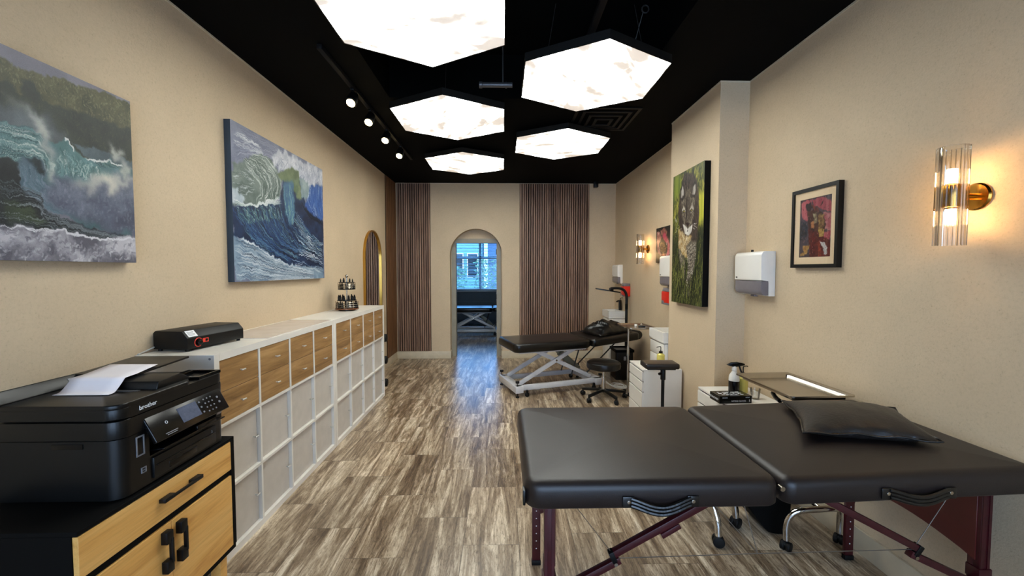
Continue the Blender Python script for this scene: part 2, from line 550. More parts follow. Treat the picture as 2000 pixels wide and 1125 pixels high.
# ------------------------------------------------------------------ the setting
struct(MB().box(XL - 1.2, YF - 0.2, -0.1, XR + 0.5, 11.7, 0).build('floor', M['floor']))
RX0, RX1, RY0, RY1, RZ = -0.98, 1.08, -1.3, 3.62, 3.40      # recessed middle of the ceiling
cb = MB().box(XL - 0.15, YF - 0.2, ZC, RX0, 7.3, ZC + 0.12).box(RX1, YF - 0.2, ZC, XR + 0.15, 7.3, ZC + 0.12).box(RX0, YF - 0.2, ZC, RX1, RY0, ZC + 0.12).box(RX0, RY1, ZC, RX1, 7.3, ZC + 0.12)
cb.box(RX0 - 0.05, RY0, ZC + 0.12, RX0, RY1, RZ).box(RX1, RY0, ZC + 0.12, RX1 + 0.05, RY1, RZ).box(RX0 - 0.05, RY0 - 0.05, ZC + 0.12, RX1 + 0.05, RY0, RZ).box(RX0 - 0.05, RY1, ZC + 0.12, RX1 + 0.05, RY1 + 0.05, RZ)
cb.box(RX0 - 0.05, RY0 - 0.05, RZ, RX1 + 0.05, RY1 + 0.05, RZ + 0.1)
struct(cb.build('ceiling', M['ceiling']))
struct(MB().box(XL - 1.2, 7.3, ZC, XR + 0.5, 11.7, ZC + 0.12).build('ceiling_rear_room', M['wall_rear']))
struct(MB().box(XL - 0.15, YF - 0.2, 0, XL, YB + 0.15, ZC).build('wall_left', M['wall']))
struct(MB().box(XR, YF - 0.2, 0, XR + 0.15, YB + 0.15, ZC).build('wall_right', M['wall']))
struct(MB().box(XC, YC1, 0, XR, YC2, ZC).build('wall_pillar', M['wall']))
# wall behind the viewer with a shop window
FX0, FX1, FZ0, FZ1 = -1.55, 1.65, 0.25, 2.65
fw = MB()
fw.box(XL, YF - 0.15, 0, FX0, YF, ZC).box(FX1, YF - 0.15, 0, XR, YF, ZC)
fw.box(FX0, YF - 0.15, FZ1, FX1, YF, ZC).box(FX0, YF - 0.15, 0, FX1, YF, FZ0)
struct(fw.build('wall_front', M['wall']))
w = struct(MB().frame((FX0, FZ0, FX1, FZ1), (FX0 + 0.05, FZ0 + 0.05, FX1 - 0.05, FZ1 - 0.05), YF - 0.1, YF - 0.04, 'y').box(0.18, YF - 0.09, FZ0 + 0.05, 0.22, YF - 0.05, FZ1 - 0.05).build('window_2', M['black_metal']))
MB().box(FX0 + 0.05, YF - 0.074, FZ0 + 0.05, FX1 - 0.05, YF - 0.068, FZ1 - 0.05).build('window_pane', M['pane'], w)

# back wall with the arched opening
AX0, AX1, AZ, AR = -0.917, -0.015, 1.80, 0.451
def arch_pts(n=28):
    cx = (AX0 + AX1) / 2
    return [(cx + AR * math.cos(a), AZ + AR * math.sin(a)) for a in [math.pi - math.pi * i / n for i in range(n + 1)]]
def arch_wall():
    b = MB(); bm = b.bm; ap = arch_pts()
    for y, flip in ((YB, 1), (YB + 0.16, -1)):
        def q(*p):
            vs = [bm.verts.new((a, y, c)) for a, c in p]; bm.faces.new(vs[::flip])
        q((XL, 0), (AX0, 0), (AX0, AZ), (AX0, ZC), (XL, ZC)); q((AX1, 0), (XR, 0), (XR, ZC), (AX1, ZC), (AX1, AZ))
        for (a, c), (d, e) in zip(ap, ap[1:]): q((a, c), (d, e), (d, ZC), (a, ZC))
    path = [(AX0, 0)] + ap + [(AX1, 0)]
    for (a, c), (d, e) in zip(path, path[1:]):
        bm.faces.new([bm.verts.new(v) for v in ((a, YB, c), (a, YB + 0.16, c), (d, YB + 0.16, e), (d, YB, e))])
    bmesh.ops.remove_doubles(bm, verts=bm.verts, dist=1e-5)
    return b
struct(arch_wall().build('wall_back', M['wall'], angle=25))
# partition with the rectangular door frame right behind it
DX0, DX1, DZ = -0.845, -0.105, 2.03
rw = MB()
rw.box(XL - 1.2, 7.3, 0, DX0, 7.4, ZC).box(DX1, 7.3, 0, XR + 0.5, 7.4, ZC).box(DX0, 7.3, DZ, DX1, 7.4, ZC)
struct(rw.build('wall_partition', M['wall']))
dr = MB(); dr.frame((DX0 - 0.065, -0.06, DX1 + 0.065, DZ + 0.065), (DX0 + 0.01, -0.01, DX1 - 0.01, DZ - 0.01), 7.28, 7.42, 'y')
dr = struct(dr.build('door_1', M['door_trim']))
hg = MB()
for z in (0.25, 1.02, 1.82): hg.box(DX1 - 0.022, 7.3, z, DX1 - 0.008, 7.34, z + 0.09, 0.003)
hg.build('hinge', M['black_metal'], dr)
# rear room
struct(MB().box(XL - 1.2, 7.4, 0, XL - 1.1, 11.7, ZC).box(XR + 0.4, 7.4, 0, XR + 0.5, 11.7, ZC).build('wall_rear_sides', M['wall_rear']))
WX0, WX1, WZ0, WZ1 = -1.65, 0.5, 0.97, 2.42
rr = MB(); rr.box(XL - 1.2, 11.5, 0, WX0, 11.65, ZC).box(WX1, 11.5, 0, XR + 0.5, 11.65, ZC).box(WX0, 11.5, 0, WX1, 11.65, WZ0).box(WX0, 11.5, WZ1, WX1, 11.65, ZC)
rr.box(XL - 1.1, 11.485, 0.62, XR + 0.4, 11.5, 0.66).box(XL - 1.1, 11.48, 0, XR + 0.4, 11.5, 0.14)
struct(rr.build('wall_rear', M['wall_rear']))
wf = MB(); wf.frame((WX0, WZ0, WX1, WZ1), (WX0 + 0.06, WZ0 + 0.06, WX1 - 0.06, WZ1 - 0.06), 11.54, 11.6, 'y')
wf.box(-0.68, 11.545, WZ0, -0.61, 11.595, WZ1).box(WX0, 11.545, 1.86, WX1, 11.595, 1.92).box(WX0 - 0.05, 11.44, WZ0 - 0.04, WX1 + 0.05, 11.6, WZ0, 0.006)
wf = struct(wf.build('window_1', M['white_lam']))
MB().box(WX0 + 0.06, 11.568, WZ0 + 0.06, WX1 - 0.06, 11.572, WZ1 - 0.06).build('window_pane', M['pane'], wf)

# baseboards
BH = 0.13
struct(MB().box(XL, 5.05, 0, XL + 0.016, YB, BH, 0.003).box(XL, YF, 0, XL + 0.016, 2.0, BH, 0.003).build('baseboard_left', M['trim']))
struct(MB().box(XL, YB - 0.016, 0, AX0 - 0.0, YB, BH, 0.003).box(AX1, YB - 0.016, 0, XR, YB, BH, 0.003)
       .box(AX0 - 0.001, YB - 0.016, 0, AX0 + 0.014, YB + 0.16, BH, 0.003).box(AX1 - 0.014, YB - 0.016, 0, AX1, YB + 0.16, BH, 0.003).build('baseboard_back', M['trim']))
struct(MB().box(XR - 0.016, YF, 0, XR, YC1, BH, 0.003).box(XR - 0.016, YC2, 0, XR, YB, BH, 0.003)
       .box(XC - 0.016, YC1 - 0.016, 0, XC, YC2 + 0.016, BH, 0.003).box(XC, YC1 - 0.016, 0, XR, YC1, BH, 0.003).box(XC, YC2, 0, XR, YC2 + 0.016, BH, 0.003).build('baseboard_right', M['trim']))
# pale metal edge strip along the top and at the left wall's end
struct(MB().box(XL, YF, ZC - 0.012, XL + 0.004, 6.47, ZC).box(XR - 0.004, YF, ZC - 0.012, XR, YC1, ZC).box(XC - 0.004, YC1 - 0.004, ZC - 0.012, XC, YC2, ZC)
       .box(XC, YC1 - 0.004, ZC - 0.012, XR, YC1, ZC).box(XR - 0.004, YC2, ZC - 0.012, XR, YB, ZC).box(XL + 0.6, YB - 0.004, ZC - 0.012, XR, YB, ZC).build('trim_1', M['trim']))

# slat panels: felt board with walnut slats
def slat_panel(label, a0, a1, plane, z0, z1, side, mat):
    cx = (a0 + a1) / 2
    t = thing('slat_panel', label, 'wall panel', (cx, plane, z0) if side == 'back' else (plane, cx, z0))
    n = round((a1 - a0) / 0.0387); p = (a1 - a0) / n
    f = MB(); s = MB()
    if side == 'back':
        f.box(a0, plane - 0.009, z0, a1, plane - 0.001, z1)
        for i in range(n): s.box(a0 + i * p + 0.006, plane - 0.022, z0, a0 + (i + 1) * p - 0.006, plane - 0.008, z1, 0.001, 1)
    else:
        f.box(plane + 0.001, a0, z0, plane + 0.009, a1, z1)
        for i in range(n): s.box(plane + 0.008, a0 + i * p + 0.006, z0, plane + 0.022, a0 + (i + 1) * p - 0.006, z1, 0.001, 1)
    f.build('felt_backing', M['felt'], t); s.build('slats', mat, t)
slat_panel('walnut slat panel on the back wall to the left of the arch', XL + 0.03, XL + 0.60, YB, 0.135, ZC - 0.01, 'back', M['walnut'])
slat_panel('wide walnut slat panel on the back wall to the right of the arch', 0.287, 1.49, YB, 0.135, ZC - 0.01, 'back', M['walnut'])
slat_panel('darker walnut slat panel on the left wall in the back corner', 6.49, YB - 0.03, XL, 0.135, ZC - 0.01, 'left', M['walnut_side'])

# ------------------------------------------------------------------ view outside the rear window
def outside():
    g = tag(MB().box(-9, 11.9, -0.35, 9, 40, -0.3).build('courtyard_ground', simple('courtyard_paving', (120, 128, 130), 0.8)), kind='structure')
    t = thing('neighbour_building', 'pale teal building seen through the blinds of the rear window', 'building', (-2, 22, -0.3))
    MB().box(-8.5, 22, -0.3, -1.2, 26, 3.9).build('wall', simple('teal_render', (96, 158, 170), 0.8), t)
    win = MB(); fr = MB()
    for i in range(5):
        x = -5.0 + i * 0.78
        win.box(x, 21.96, 1.2, x + 0.5, 22.0, 2.4); fr.frame((x - 0.05, 1.15, x + 0.55, 2.45), (x, 1.2, x + 0.5, 2.4), 21.93, 21.99, 'y')
    win.build('window_pane', M['black_gloss'], t); fr.build('window_frame', M['white_lam'], t)
    b = thing('far_building', 'blue grey building to the right beyond the rear window', 'building', (1.0, 24, -0.3))
    MB().box(-0.9, 24, -0.3, 4, 27, 3.3).build('wall', simple('blue_render', (70, 104, 150), 0.8), b)
    MB().box(-1.0, 23.9, 3.3, 4.1, 27.1, 3.5).build('roof', simple('roof_grey', (140, 150, 160), 0.7), b)
    for k, (x, y, h, lab) in enumerate([(-2.1, 17.5, 2.0, 'leafy green shrub outside the rear window, left of the mullion'), (-0.7, 18.5, 2.3, 'leafy green shrub outside the rear window, right of the mullion')]):
        s = thing('garden_shrub', lab, 'shrub', (x, y, -0.3))
        f = MB(); rnd = random.Random(k + 3)
        for i in range(420):
            a = rnd.uniform(0, 6.28); rr_ = rnd.random() ** 0.5 * 0.62; z = rnd.uniform(0.35, h)
            c = Vector((x + rr_ * math.cos(a), y + rr_ * math.sin(a), -0.3 + z)); u = Vector((rnd.uniform(-1, 1), rnd.uniform(-1, 1), rnd.uniform(-1, 1))).normalized() * 0.09
            v = u.orthogonal().normalized() * 0.05
            f.bm.faces.new([f.bm.verts.new(c + q) for q in (-u, v, u, -v)])
        f.build('foliage', simple('leaf_green', (74, 128, 92), 0.6, var=0.4, vscale=5), s, fix=False)
        MB().cyl((x, y, -0.3), (x, y, 0.9), 0.05, 0.03).build('trunk', simple('bark', (80, 66, 54), 0.9), s)
outside()
bl = thing('window_blind', 'white horizontal slat blind hanging in the rear room window', 'blind', ((WX0 + WX1) / 2, 11.5, WZ0))
b = MB()
for i in range(34):
    z = WZ0 + 0.05 + i * 0.0415
    b.obox(((WX0 + WX1) / 2, 11.475, z), (WX1 - WX0 - 0.06, 0.042, 0.002), (R(24), 0, 0))
b.build('slats', simple('blind_slats', (176, 196, 210), 0.5), bl)
MB().box(WX0 + 0.02, 11.45, WZ1 - 0.05, WX1 - 0.02, 11.499, WZ1 + 0.0, 0.004).build('head_rail', M['white_lam'], bl)
for x in (WX0 + 0.25, -0.64, WX1 - 0.25): MB().cyl((x, 11.476, WZ0 + 0.03), (x, 11.476, WZ1 - 0.04), 0.0015, seg=6).build('ladder_cord', M['cable_white'], bl)
MB().box(WX0 + 0.03, 11.46, WZ0 + 0.008, WX1 - 0.03, 11.492, WZ0 + 0.03, 0.004).build('bottom_rail', M['white_lam'], bl)

# ------------------------------------------------------------------ ceiling fittings
HZ = 2.941; HS = HZ - 1.541
hexes = [(-0.3450, 1.660, 'large hexagonal sky panel light nearest the viewer, cut by the top edge'),
         (0.4618, 2.2074, 'hexagonal sky panel light nearest on the right row'),
         (-0.3450, 2.792, 'hexagonal sky panel light in the middle of the left row'),
         (0.4596, 3.3285, 'hexagonal sky panel light at the back of the right row'),
         (-0.3450, 3.924, 'smallest hexagonal sky panel light, last of the left row')]
HR = 0.4065 * HS
def hexpts(r, cx=0, cy=0): return [(cx + r * math.cos(R(30 + 60 * i)), cy + r * math.sin(R(30 + 60 * i))) for i in range(6)]
def make_hex():
    t = thing('hexagon_light', 'x', 'ceiling light', (0, 0, HZ))
    MB().prism(hexpts(HR), 0.0, 0.006, 'z').build('diffuser', M['panel'], t, world=False)
    b = MB(); o = hexpts(HR + 0.006); i = hexpts(HR + 0.0005); bm = b.bm
    for k in range(6):
        j = (k + 1) % 6
        for (p, q, z0, z1) in ((o, o, -0.002, 0.055), (i, i, -0.002, 0.05)):
            bm.faces.new([bm.verts.new(v) for v in ((p[k][0], p[k][1], z0), (p[j][0], p[j][1], z0), (p[j][0], p[j][1], z1), (p[k][0], p[k][1], z1))])
        bm.faces.new([bm.verts.new(v) for v in ((o[k][0], o[k][1], -0.002), (o[j][0], o[j][1], -0.002), (i[j][0], i[j][1], -0.002), (i[k][0], i[k][1], -0.002))])
    bmesh.ops.remove_doubles(bm, verts=bm.verts, dist=1e-5)
    b.build('frame', M['panel_rim'], t, world=False)
    MB().prism(hexpts(HR + 0.004), 0.02, 0.055, 'z').build('back_plate', M['panel_rim'], t, world=False)
    for k in (0, 2, 4):
        x, y = hexpts(HR * 0.7)[k]
        MB().cyl((x, y, 0.05), (x * 0.8, y * 0.8, 3.40 - HZ), 0.0018, seg=6).cyl((x, y, 0.05), (x, y, 0.075), 0.008, seg=10).build('suspension_cable', M['dark_wire'], t, world=False)
    return t
hx = make_hex()
for k, (a, b_, lab) in enumerate(hexes):
    o = hx if k == 0 else copy_tree(hx)
    o.location = (a * HS, b_ * HS, HZ); o.rotation_euler = (0, 0, R(60 * k)); o['label'] = lab; o['group'] = 'hexagonal sky panel lights'

# track with four spots
tr = thing('track_light', 'black ceiling track with four lit round spotlights', 'track light', (-1.21, 4.2, ZC))
MB().box(-1.225, 2.78, ZC - 0.035, -1.19, 5.5, ZC - 0.002, 0.002).build('track', M['duct'], tr)
for (y, z) in ((3.40, 2.90), (3.83, 2.90), (4.35, 2.90), (4.92, 2.90)):
    h = MB().cyl((-1.21, y + 0.02, 2.96), (-1.215, y - 0.045, 2.875), 0.036, 0.045, 24, 0.004).cyl((-1.207, y, 2.998), (-1.207, y, 2.95), 0.009, seg=8).box(-1.222, y - 0.04, ZC - 0.05, -1.192, y + 0.04, ZC - 0.033, 0.003).build('spot_head', M['black_metal'], tr)
    MB().cyl((-1.2151, y - 0.0458, 2.8740), (-1.2152, y - 0.0466, 2.8730), 0.034, seg=24).build('lens', M['spot'], h)

v = thing('ceiling_vent', 'square black ceiling air diffuser behind the right hexagon lights', 'vent', (0.98, 4.1, ZC))
b = MB()
for i in range(4):
    s_ = 0.30 - i * 0.07; z = ZC - 0.004 - 0.008 * i
    b.frame((0.98 - s_, 4.08 - s_, 0.98 + s_, 4.08 + s_), (0.98 - s_ + 0.028, 4.08 - s_ + 0.028, 0.98 + s_ - 0.028, 4.08 + s_ - 0.028), z - 0.008, z, 'z')
b.build('louvre', M['duct'], v)
tag(MB().cyl((-0.17, 3.26, 2.985), (0.075, 3.26, 2.985), 0.02, seg=18, bev=0.004).cyl((-0.185, 3.26, 2.985), (-0.16, 3.26, 2.985), 0.025, seg=18, bev=0.003).cyl((0.02, 3.26, 2.985), (0.03, 3.26, 2.985), 0.024, seg=18).cyl((0.0, 3.26, 3.0), (0.0, 3.26, 3.399), 0.005, seg=8).build('ceiling_canister', simple('canister_grey', (86, 86, 88), 0.35, 0.5)), 'small grey metal cylinder fixed under the black ceiling between the lights', 'ceiling fitting')
tag(MB().box(0.66, 0.5, 3.36, 0.71, 3.3, 3.398, 0.004).build('ceiling_channel', simple('channel_grey', (58, 54, 54), 0.4, 0.4)), 'thin grey channel running along the ceiling above the right hexagon light', 'ceiling fitting')
tag(MB().box(-0.62, 3.0, 3.37, -0.58, 3.6, 3.398, 0.003).build('ceiling_channel', simple('channel_dark', (40, 40, 42), 0.4, 0.4)), 'thin grey channel on the ceiling beyond the nearest hexagon light', 'ceiling fitting')
tag(MB().tube([(1.00 + 0.024 * math.cos(a), 2.93, 3.37 + 0.026 * math.sin(a)) for a in [i * math.pi / 6 for i in range(12)]], 0.005, 8, 0, True).tube([(0.985, 2.93, 3.352), (0.955, 2.99, 3.2), (0.93, 3.05, 3.02)], 0.003, 6).build('cable_loop', M['dark_wire']), 'coiled wire loop under the ceiling above the right hexagon light', 'cable')
tag(MB().box(1.53, 6.88, ZC - 0.10, 1.60, 6.96, ZC - 0.002, 0.006).build('ceiling_sensor', M['black_metal']), 'small black box on the ceiling above the wide slat panel', 'sensor')

# ------------------------------------------------------------------ left side: cube storage units
UW, UH, UD = 1.464, 1.113, 0.392
def make_storage(loc, label, front_label=None):
    t = thing('storage_unit', label, 'storage unit', loc, 0, 'white cube storage units')
    x1 = UD
    b = MB()                                       # local: x 0..UD (front at UD), y along the wall, z up
    b.box(0, 0, 0, x1, 0.038, UH, 0.0015, 1).box(0, UW - 0.038, 0, x1, UW, UH, 0.0015, 1)
    b.box(0, 0.038, 0, x1, UW - 0.038, 0.038).box(0, 0.038, UH - 0.038, x1, UW - 0.038, UH)
    ys = [0.038 + k * (0.335 + 0.016) for k in range(4)]; zs = [0.038 + k * (0.335 + 0.016) for k in range(3)]
    for y in ys[1:]: b.box(0.004, y - 0.016, 0.038, x1 - 0.001, y, UH - 0.038)
    for z in zs[1:]: b.box(0.004, 0.038, z - 0.016, x1 - 0.0005, UW - 0.038, z)
    b.box(0.002, 0.03, 0.03, 0.006, UW - 0.03, UH - 0.03)
    b.build('carcass', M['white_lam'], t, world=False, fix=False)
    for (y, z) in ((-0.0008, UH - 0.02), (-0.0008, 0.02)):
        for x in (0.02, 0.37): MB().cyl((x, y, z), (x, 0.004, z), 0.006, seg=12).build('screw_cap', M['grey_print'], t, world=False)
    def knob(x, y, z, par):
        MB().cyl((x, y, z), (x + 0.018, y, z), 0.0035, seg=8).cyl((x + 0.020, y - 0.016, z), (x + 0.020, y + 0.016, z), 0.0045, seg=10, bev=0.001).build('knob', M['satin_metal'], par, world=False)
    for k, y in enumerate(ys):
        for (z0, z1) in ((zs[2] + 0.002, zs[2] + 0.1660), (zs[2] + 0.1690, zs[2] + 0.333)):
            d = MB().box(x1 - 0.022, y + 0.002, z0, x1 - 0.004, y + 0.333, z1, 0.001, 1).build('drawer', M['oak'], t, world=False)
            knob(x1 - 0.004, y + 0.168, (z0 + z1) / 2, d)
        for z in zs[:2]:
            d = MB().box(x1 - 0.040, y + 0.002, z + 0.002, x1 - 0.022, y + 0.333, z + 0.333, 0.001, 1).build('door', M['door_lam'], t, world=False)
            knob(x1 - 0.022, y + 0.300, z + 0.168, d)
    return t
su = make_storage((XL + 0.001, 2.071, 0), 'white cube storage unit with oak drawers, nearest the printer')
s2 = copy_tree(su); s2.location = (XL + 0.001, 2.071 + UW + 0.002, 0)
s2['label'] = 'white cube storage unit with oak drawers under the rotating ink rack, by the mirror'
TOP = UH
tag(MB().box(-1.82, 2.58, TOP, -1.475, 3.52, TOP + 0.003, 0.001, 1).build('desk_mat', simple('pale_mat', (196, 184, 176), 0.18)), 'thin pale glossy mat lying on top of the nearer storage unit', 'mat')

# ---- black thermal copier box on the nearer unit
tb = thing('stencil_printer', 'black oblong stencil printer with a red dial on the white storage unit', 'stencil printer', (-1.715, 2.35, TOP + 0.0), R(-8))
def prof(ins=0): return [(-0.10 + ins, 0.012), (0.10 - ins, 0.012), (0.10 - ins, 0.072 - ins), (0.068, 0.108 - ins), (-0.088, 0.108 - ins), (-0.10 + ins, 0.096)]
b = MB(); b.prism(prof(), -0.19, 0.19, 'y', 0.003, 2); b.build('housing', M['black_metal'], tb, world=False, angle=25)
b = MB()
for x in (-0.08, 0.08):
    for y in (-0.17, 0.17): MB().cyl((x, y, 0), (x, y, 0.014), 0.01, seg=14).build('foot', M['rubber'], tb, world=False)
MB().cyl((0.10, -0.125, 0.042), (0.118, -0.125, 0.042), 0.016, 0.013, 20, 0.002).build('dial', M['black_gloss'], tb, world=False)
b = MB(); b.tube([(0.1012, -0.125 + 0.023 * math.cos(a), 0.042 + 0.023 * math.sin(a)) for a in [R(40 + i * 14) for i in range(20)]], 0.0022, 6)
b.build('dial_scale', M['red_print'], tb, world=False)
MB().box(0.0995, -0.098, 0.036, 0.1015, -0.062, 0.058).build('control_plate', M['red_print'], tb, world=False)
MB().box(0.1, -0.082, 0.04, 0.104, -0.068, 0.054, 0.001).build('switch', M['black_gloss'], tb, world=False)
b = MB(); m_ = Matrix.Translation((0.0842, -0.135, 0.0905)) @ Euler((0, R(48.5), 0)).to_matrix().to_4x4(); b.box(-0.021, -0.042, 0, 0.019, 0.012, 0.0008, mat=m_)
lb = b.build('sticker', M['white_print'], tb, world=False)
b = MB()
for i in range(4): b.box(-0.013 + i * 0.007, -0.036, 0.0008, -0.0105 + i * 0.007, 0.004 - 0.006 * (i % 2), 0.0011, mat=m_)
b.build('printed_lines', M['grey_print'], lb, world=False)
tag(MB().tube([(-1.83, 2.20, TOP + 0.03), (-1.838, 2.16, TOP + 0.018), (-1.838, 2.10, TOP + 0.006), (-1.832, 2.075, TOP + 0.004)], 0.004, 8, 5).build('power_cable', M['cable_white']), 'short white cable behind the black stencil printer by the wall', 'cable')

# ---- rotating ink rack
rk = thing('rotating_rack', 'two tier rotating ink rack on the far end of the white storage units', 'rotating rack', (-1.655, 4.36, TOP))
def disc(r, z0, z1): return MB().cyl((0, 0, z0), (0, 0, z1), r, seg=32, bev=0.002)
disc(0.085, 0.0, 0.014).build('base', M['black_gloss'], rk, world=False)
disc(0.118, 0.014, 0.028).build('lower_tray', simple('copper_edge', (120, 78, 54), 0.3, 0.7), rk, world=False)
MB().cyl((0, 0, 0.02), (0, 0, 0.352), 0.007, seg=12).build('pole', M['steel'], rk, world=False)
disc(0.098, 0.105, 0.113).build('lower_shelf', M['black_gloss'], rk, world=False)
disc(0.088, 0.222, 0.230).build('upper_tray', M['black_gloss'], rk, world=False)
disc(0.078, 0.294, 0.302).build('upper_shelf', M['black_gloss'], rk, world=False)
MB().sphere((0, 0, 0.365), 0.017).build('knob', M['steel'], rk, world=False)
for (r, z) in ((0.112, 0.045), (0.112, 0.066), (0.112, 0.087), (0.086, 0.244), (0.086, 0.260), (0.086, 0.276)):
    MB().tube([(r * math.cos(a), r * math.sin(a), z) for a in [i * math.pi / 16 for i in range(32)]], 0.0022, 6, 0, True).build('rail', M['steel'], rk, world=False)
for k in range(8):
    a = R(45 * k + 10)
    MB().cyl((0.112 * math.cos(a), 0.112 * math.sin(a), 0.02), (0.112 * math.cos(a), 0.112 * math.sin(a), 0.1), 0.0025, seg=6).build('upright', M['steel'], rk, world=False)
    MB().cyl((0.086 * math.cos(a), 0.086 * math.sin(a), 0.226), (0.086 * math.cos(a), 0.086 * math.sin(a), 0.298), 0.0025, seg=6).build('upright', M['steel'], rk, world=False)
def make_bottle():
    t = thing('ink_bottle', 'small dark ink bottle standing on the rotating rack', 'bottle', (0, 0, 0), 0, 'small ink bottles on the rotating rack')
    MB().lathe([(0, 0), (0.0115, 0), (0.012, 0.003), (0.012, 0.034), (0.008, 0.040)], seg=16).build('bottle_body', M['black_gloss'], t, world=False)
    MB().lathe([(0.0085, 0.038), (0.0085, 0.046), (0.003, 0.062), (0, 0.062)], seg=12).build('bottle_cap', M['black_matte'], t, world=False)
    return t
ib = make_bottle(); first = True
for (n, r, z, sc) in ((11, 0.080, 0.113, 0.85), (10, 0.096, 0.028, 1.12), (8, 0.070, 0.230, 0.95), (6, 0.058, 0.302, 0.62)):
    for k in range(n):
        a = 2 * math.pi * (k + 0.3) / n
        o = ib if first else copy_tree(ib); first = False
        s_ = sc * (0.9 + 0.25 * ((k * 7) % 5) / 5 if z in (0.113, 0.302) else 1.0); o.scale = (s_, s_, s_)
        o.location = (-1.655 + r * math.cos(a), 4.36 + r * math.sin(a), TOP + z)

# ---- black stand with rollers beyond the units
es = thing('equipment_stand', 'black stand with three round knobs behind the far end of the storage units', 'stand', (-1.60, 5.22, 0))
MB().box(-1.66, 5.17, 0, -1.58, 5.27, 0.02, 0.004).build('base', M['black_metal'], es)
MB().box(-1.64, 5.20, 0.015, -1.60, 5.24, 0.76, 0.004).build('post', M['black_metal'], es)
for z in (0.675, 0.392, 0.10):
    MB().cyl((-1.60, 5.22, z), (-1.482, 5.22, z), 0.05, seg=28, bev=0.014).build('roller', M['rubber'], es)

# ---- arched mirror with a thin gold frame
mr = thing('arched_mirror', 'tall arched mirror with a thin gold frame on the left wall', 'mirror', (XL, 5.81, 0.35))
def arch_outline(y0, y1, z0, zt, n=24):
    r = (y1 - y0) / 2; cy = (y0 + y1) / 2
    return [(y0, z0), (y1, z0)] + [(cy + r * math.cos(a), zt - r + r * math.sin(a)) for a in [math.pi * i / n for i in range(n + 1)]]
MB().prism(arch_outline(5.455, 6.165, 0.355, 2.085), XL + 0.004, XL + 0.012, 'x').build('mirror_glass', M['mirror'], mr, angle=30)
b = MB(); o = arch_outline(5.44, 6.18, 0.34, 2.10); i = arch_outline(5.458, 6.162, 0.358, 2.082); bm = b.bm; n = len(o)
vo = [[bm.verts.new((x, p[0], p[1])) for p in q] for x in (XL + 0.001, XL + 0.032) for q in (o, i)]
for k in range(n):
    j = (k + 1) % n
    for A, B in ((vo[0], vo[2]), (vo[2], vo[3]), (vo[3], vo[1]), (vo[1], vo[0])): bm.faces.new((A[k], A[j], B[j], B[k]))
b.build('mirror_frame', M['gold'], mr, angle=30)

# ------------------------------------------------------------------ printer cabinet
CX, CY0, CY1, CZ0, CZ1 = -1.25, 1.192, 1.892, 0.245, 0.772
pc = thing('printer_cabinet', 'black and honey oak cabinet with black handles under the office printer', 'cabinet', (-1.47, 1.54, 0))
b = MB(); t_ = 0.022
b.box(-1.70, CY0, CZ1 - 0.014, CX, CY1, CZ1, 0.001, 1).box(-1.70, CY0, CZ0, CX - 0.004, CY1, CZ0 + t_, 0.001, 1)
b.box(-1.70, CY0, CZ0 + t_, CX - 0.017, CY0 + 0.014, CZ1 - 0.014).box(-1.70, CY1 - t_, CZ0 + t_, CX, CY1, CZ1 - 0.014, 0.001, 1)
b.box(-1.70, CY0 + 0.014, CZ0 + t_, -1.69, CY1 - t_, CZ1 - 0.014).box(-1.70, CY0 + 0.014, 0.600, CX - 0.006, CY1 - t_, 0.622)
b.build('carcass', M['black_matte'], pc)
def pull(p0, p1, par, horizontal):
    """flat black handle: two wide feet and a thinner grip between them"""
    b = MB(); y0, z0 = p0; y1, z1 = p1; x = CX
    if horizontal:
        b.box(x, y0, z0, x + 0.024, y0 + 0.05, z1, 0.002).box(x, y1 - 0.05, z0, x + 0.024, y1, z1, 0.002).box(x + 0.016, y0 + 0.03, z0 + 0.002, x + 0.026, y1 - 0.03, z0 + 0.012, 0.002)
    else:
        b.box(x, y0, z0, x + 0.024, y1, z0 + 0.045, 0.002).box(x, y0, z1 - 0.045, x + 0.024, y1, z1, 0.002).box(x + 0.012, y1 - 0.010, z0 + 0.03, x + 0.026, y1, z1 - 0.03, 0.002)
    b.build('handle', M['black_metal'], par)
d = MB().box(CX - 0.017, CY0 + 0.003, 0.626, CX, CY1 - t_ - 0.002, CZ1 - 0.017, 0.0008, 1).build('drawer', M['honey'], pc)
pull((1.475, 0.693), (1.665, 0.708), d, True)
d = MB().box(CX - 0.017, CY0 + 0.003, CZ0 + t_ + 0.003, CX, 1.5255, 0.597, 0.0008, 1).build('door', M['honey'], pc)
pull((1.477, 0.425), (1.507, 0.580), d, False)
d = MB().box(CX - 0.017, 1.5285, CZ0 + t_ + 0.003, CX, CY1 - t_ - 0.002, 0.597, 0.0008, 1).build('door', M['honey'], pc)
pull((1.545, 0.425), (1.575, 0.580), d, False)
for (x, y) in ((-1.30, 1.25), (-1.30, 1.84), (-1.65, 1.25), (-1.65, 1.84)):
    MB().box(x - 0.022, y - 0.022, 0, x + 0.022, y + 0.022, CZ0, 0.002).build('leg', M['honey'], pc)

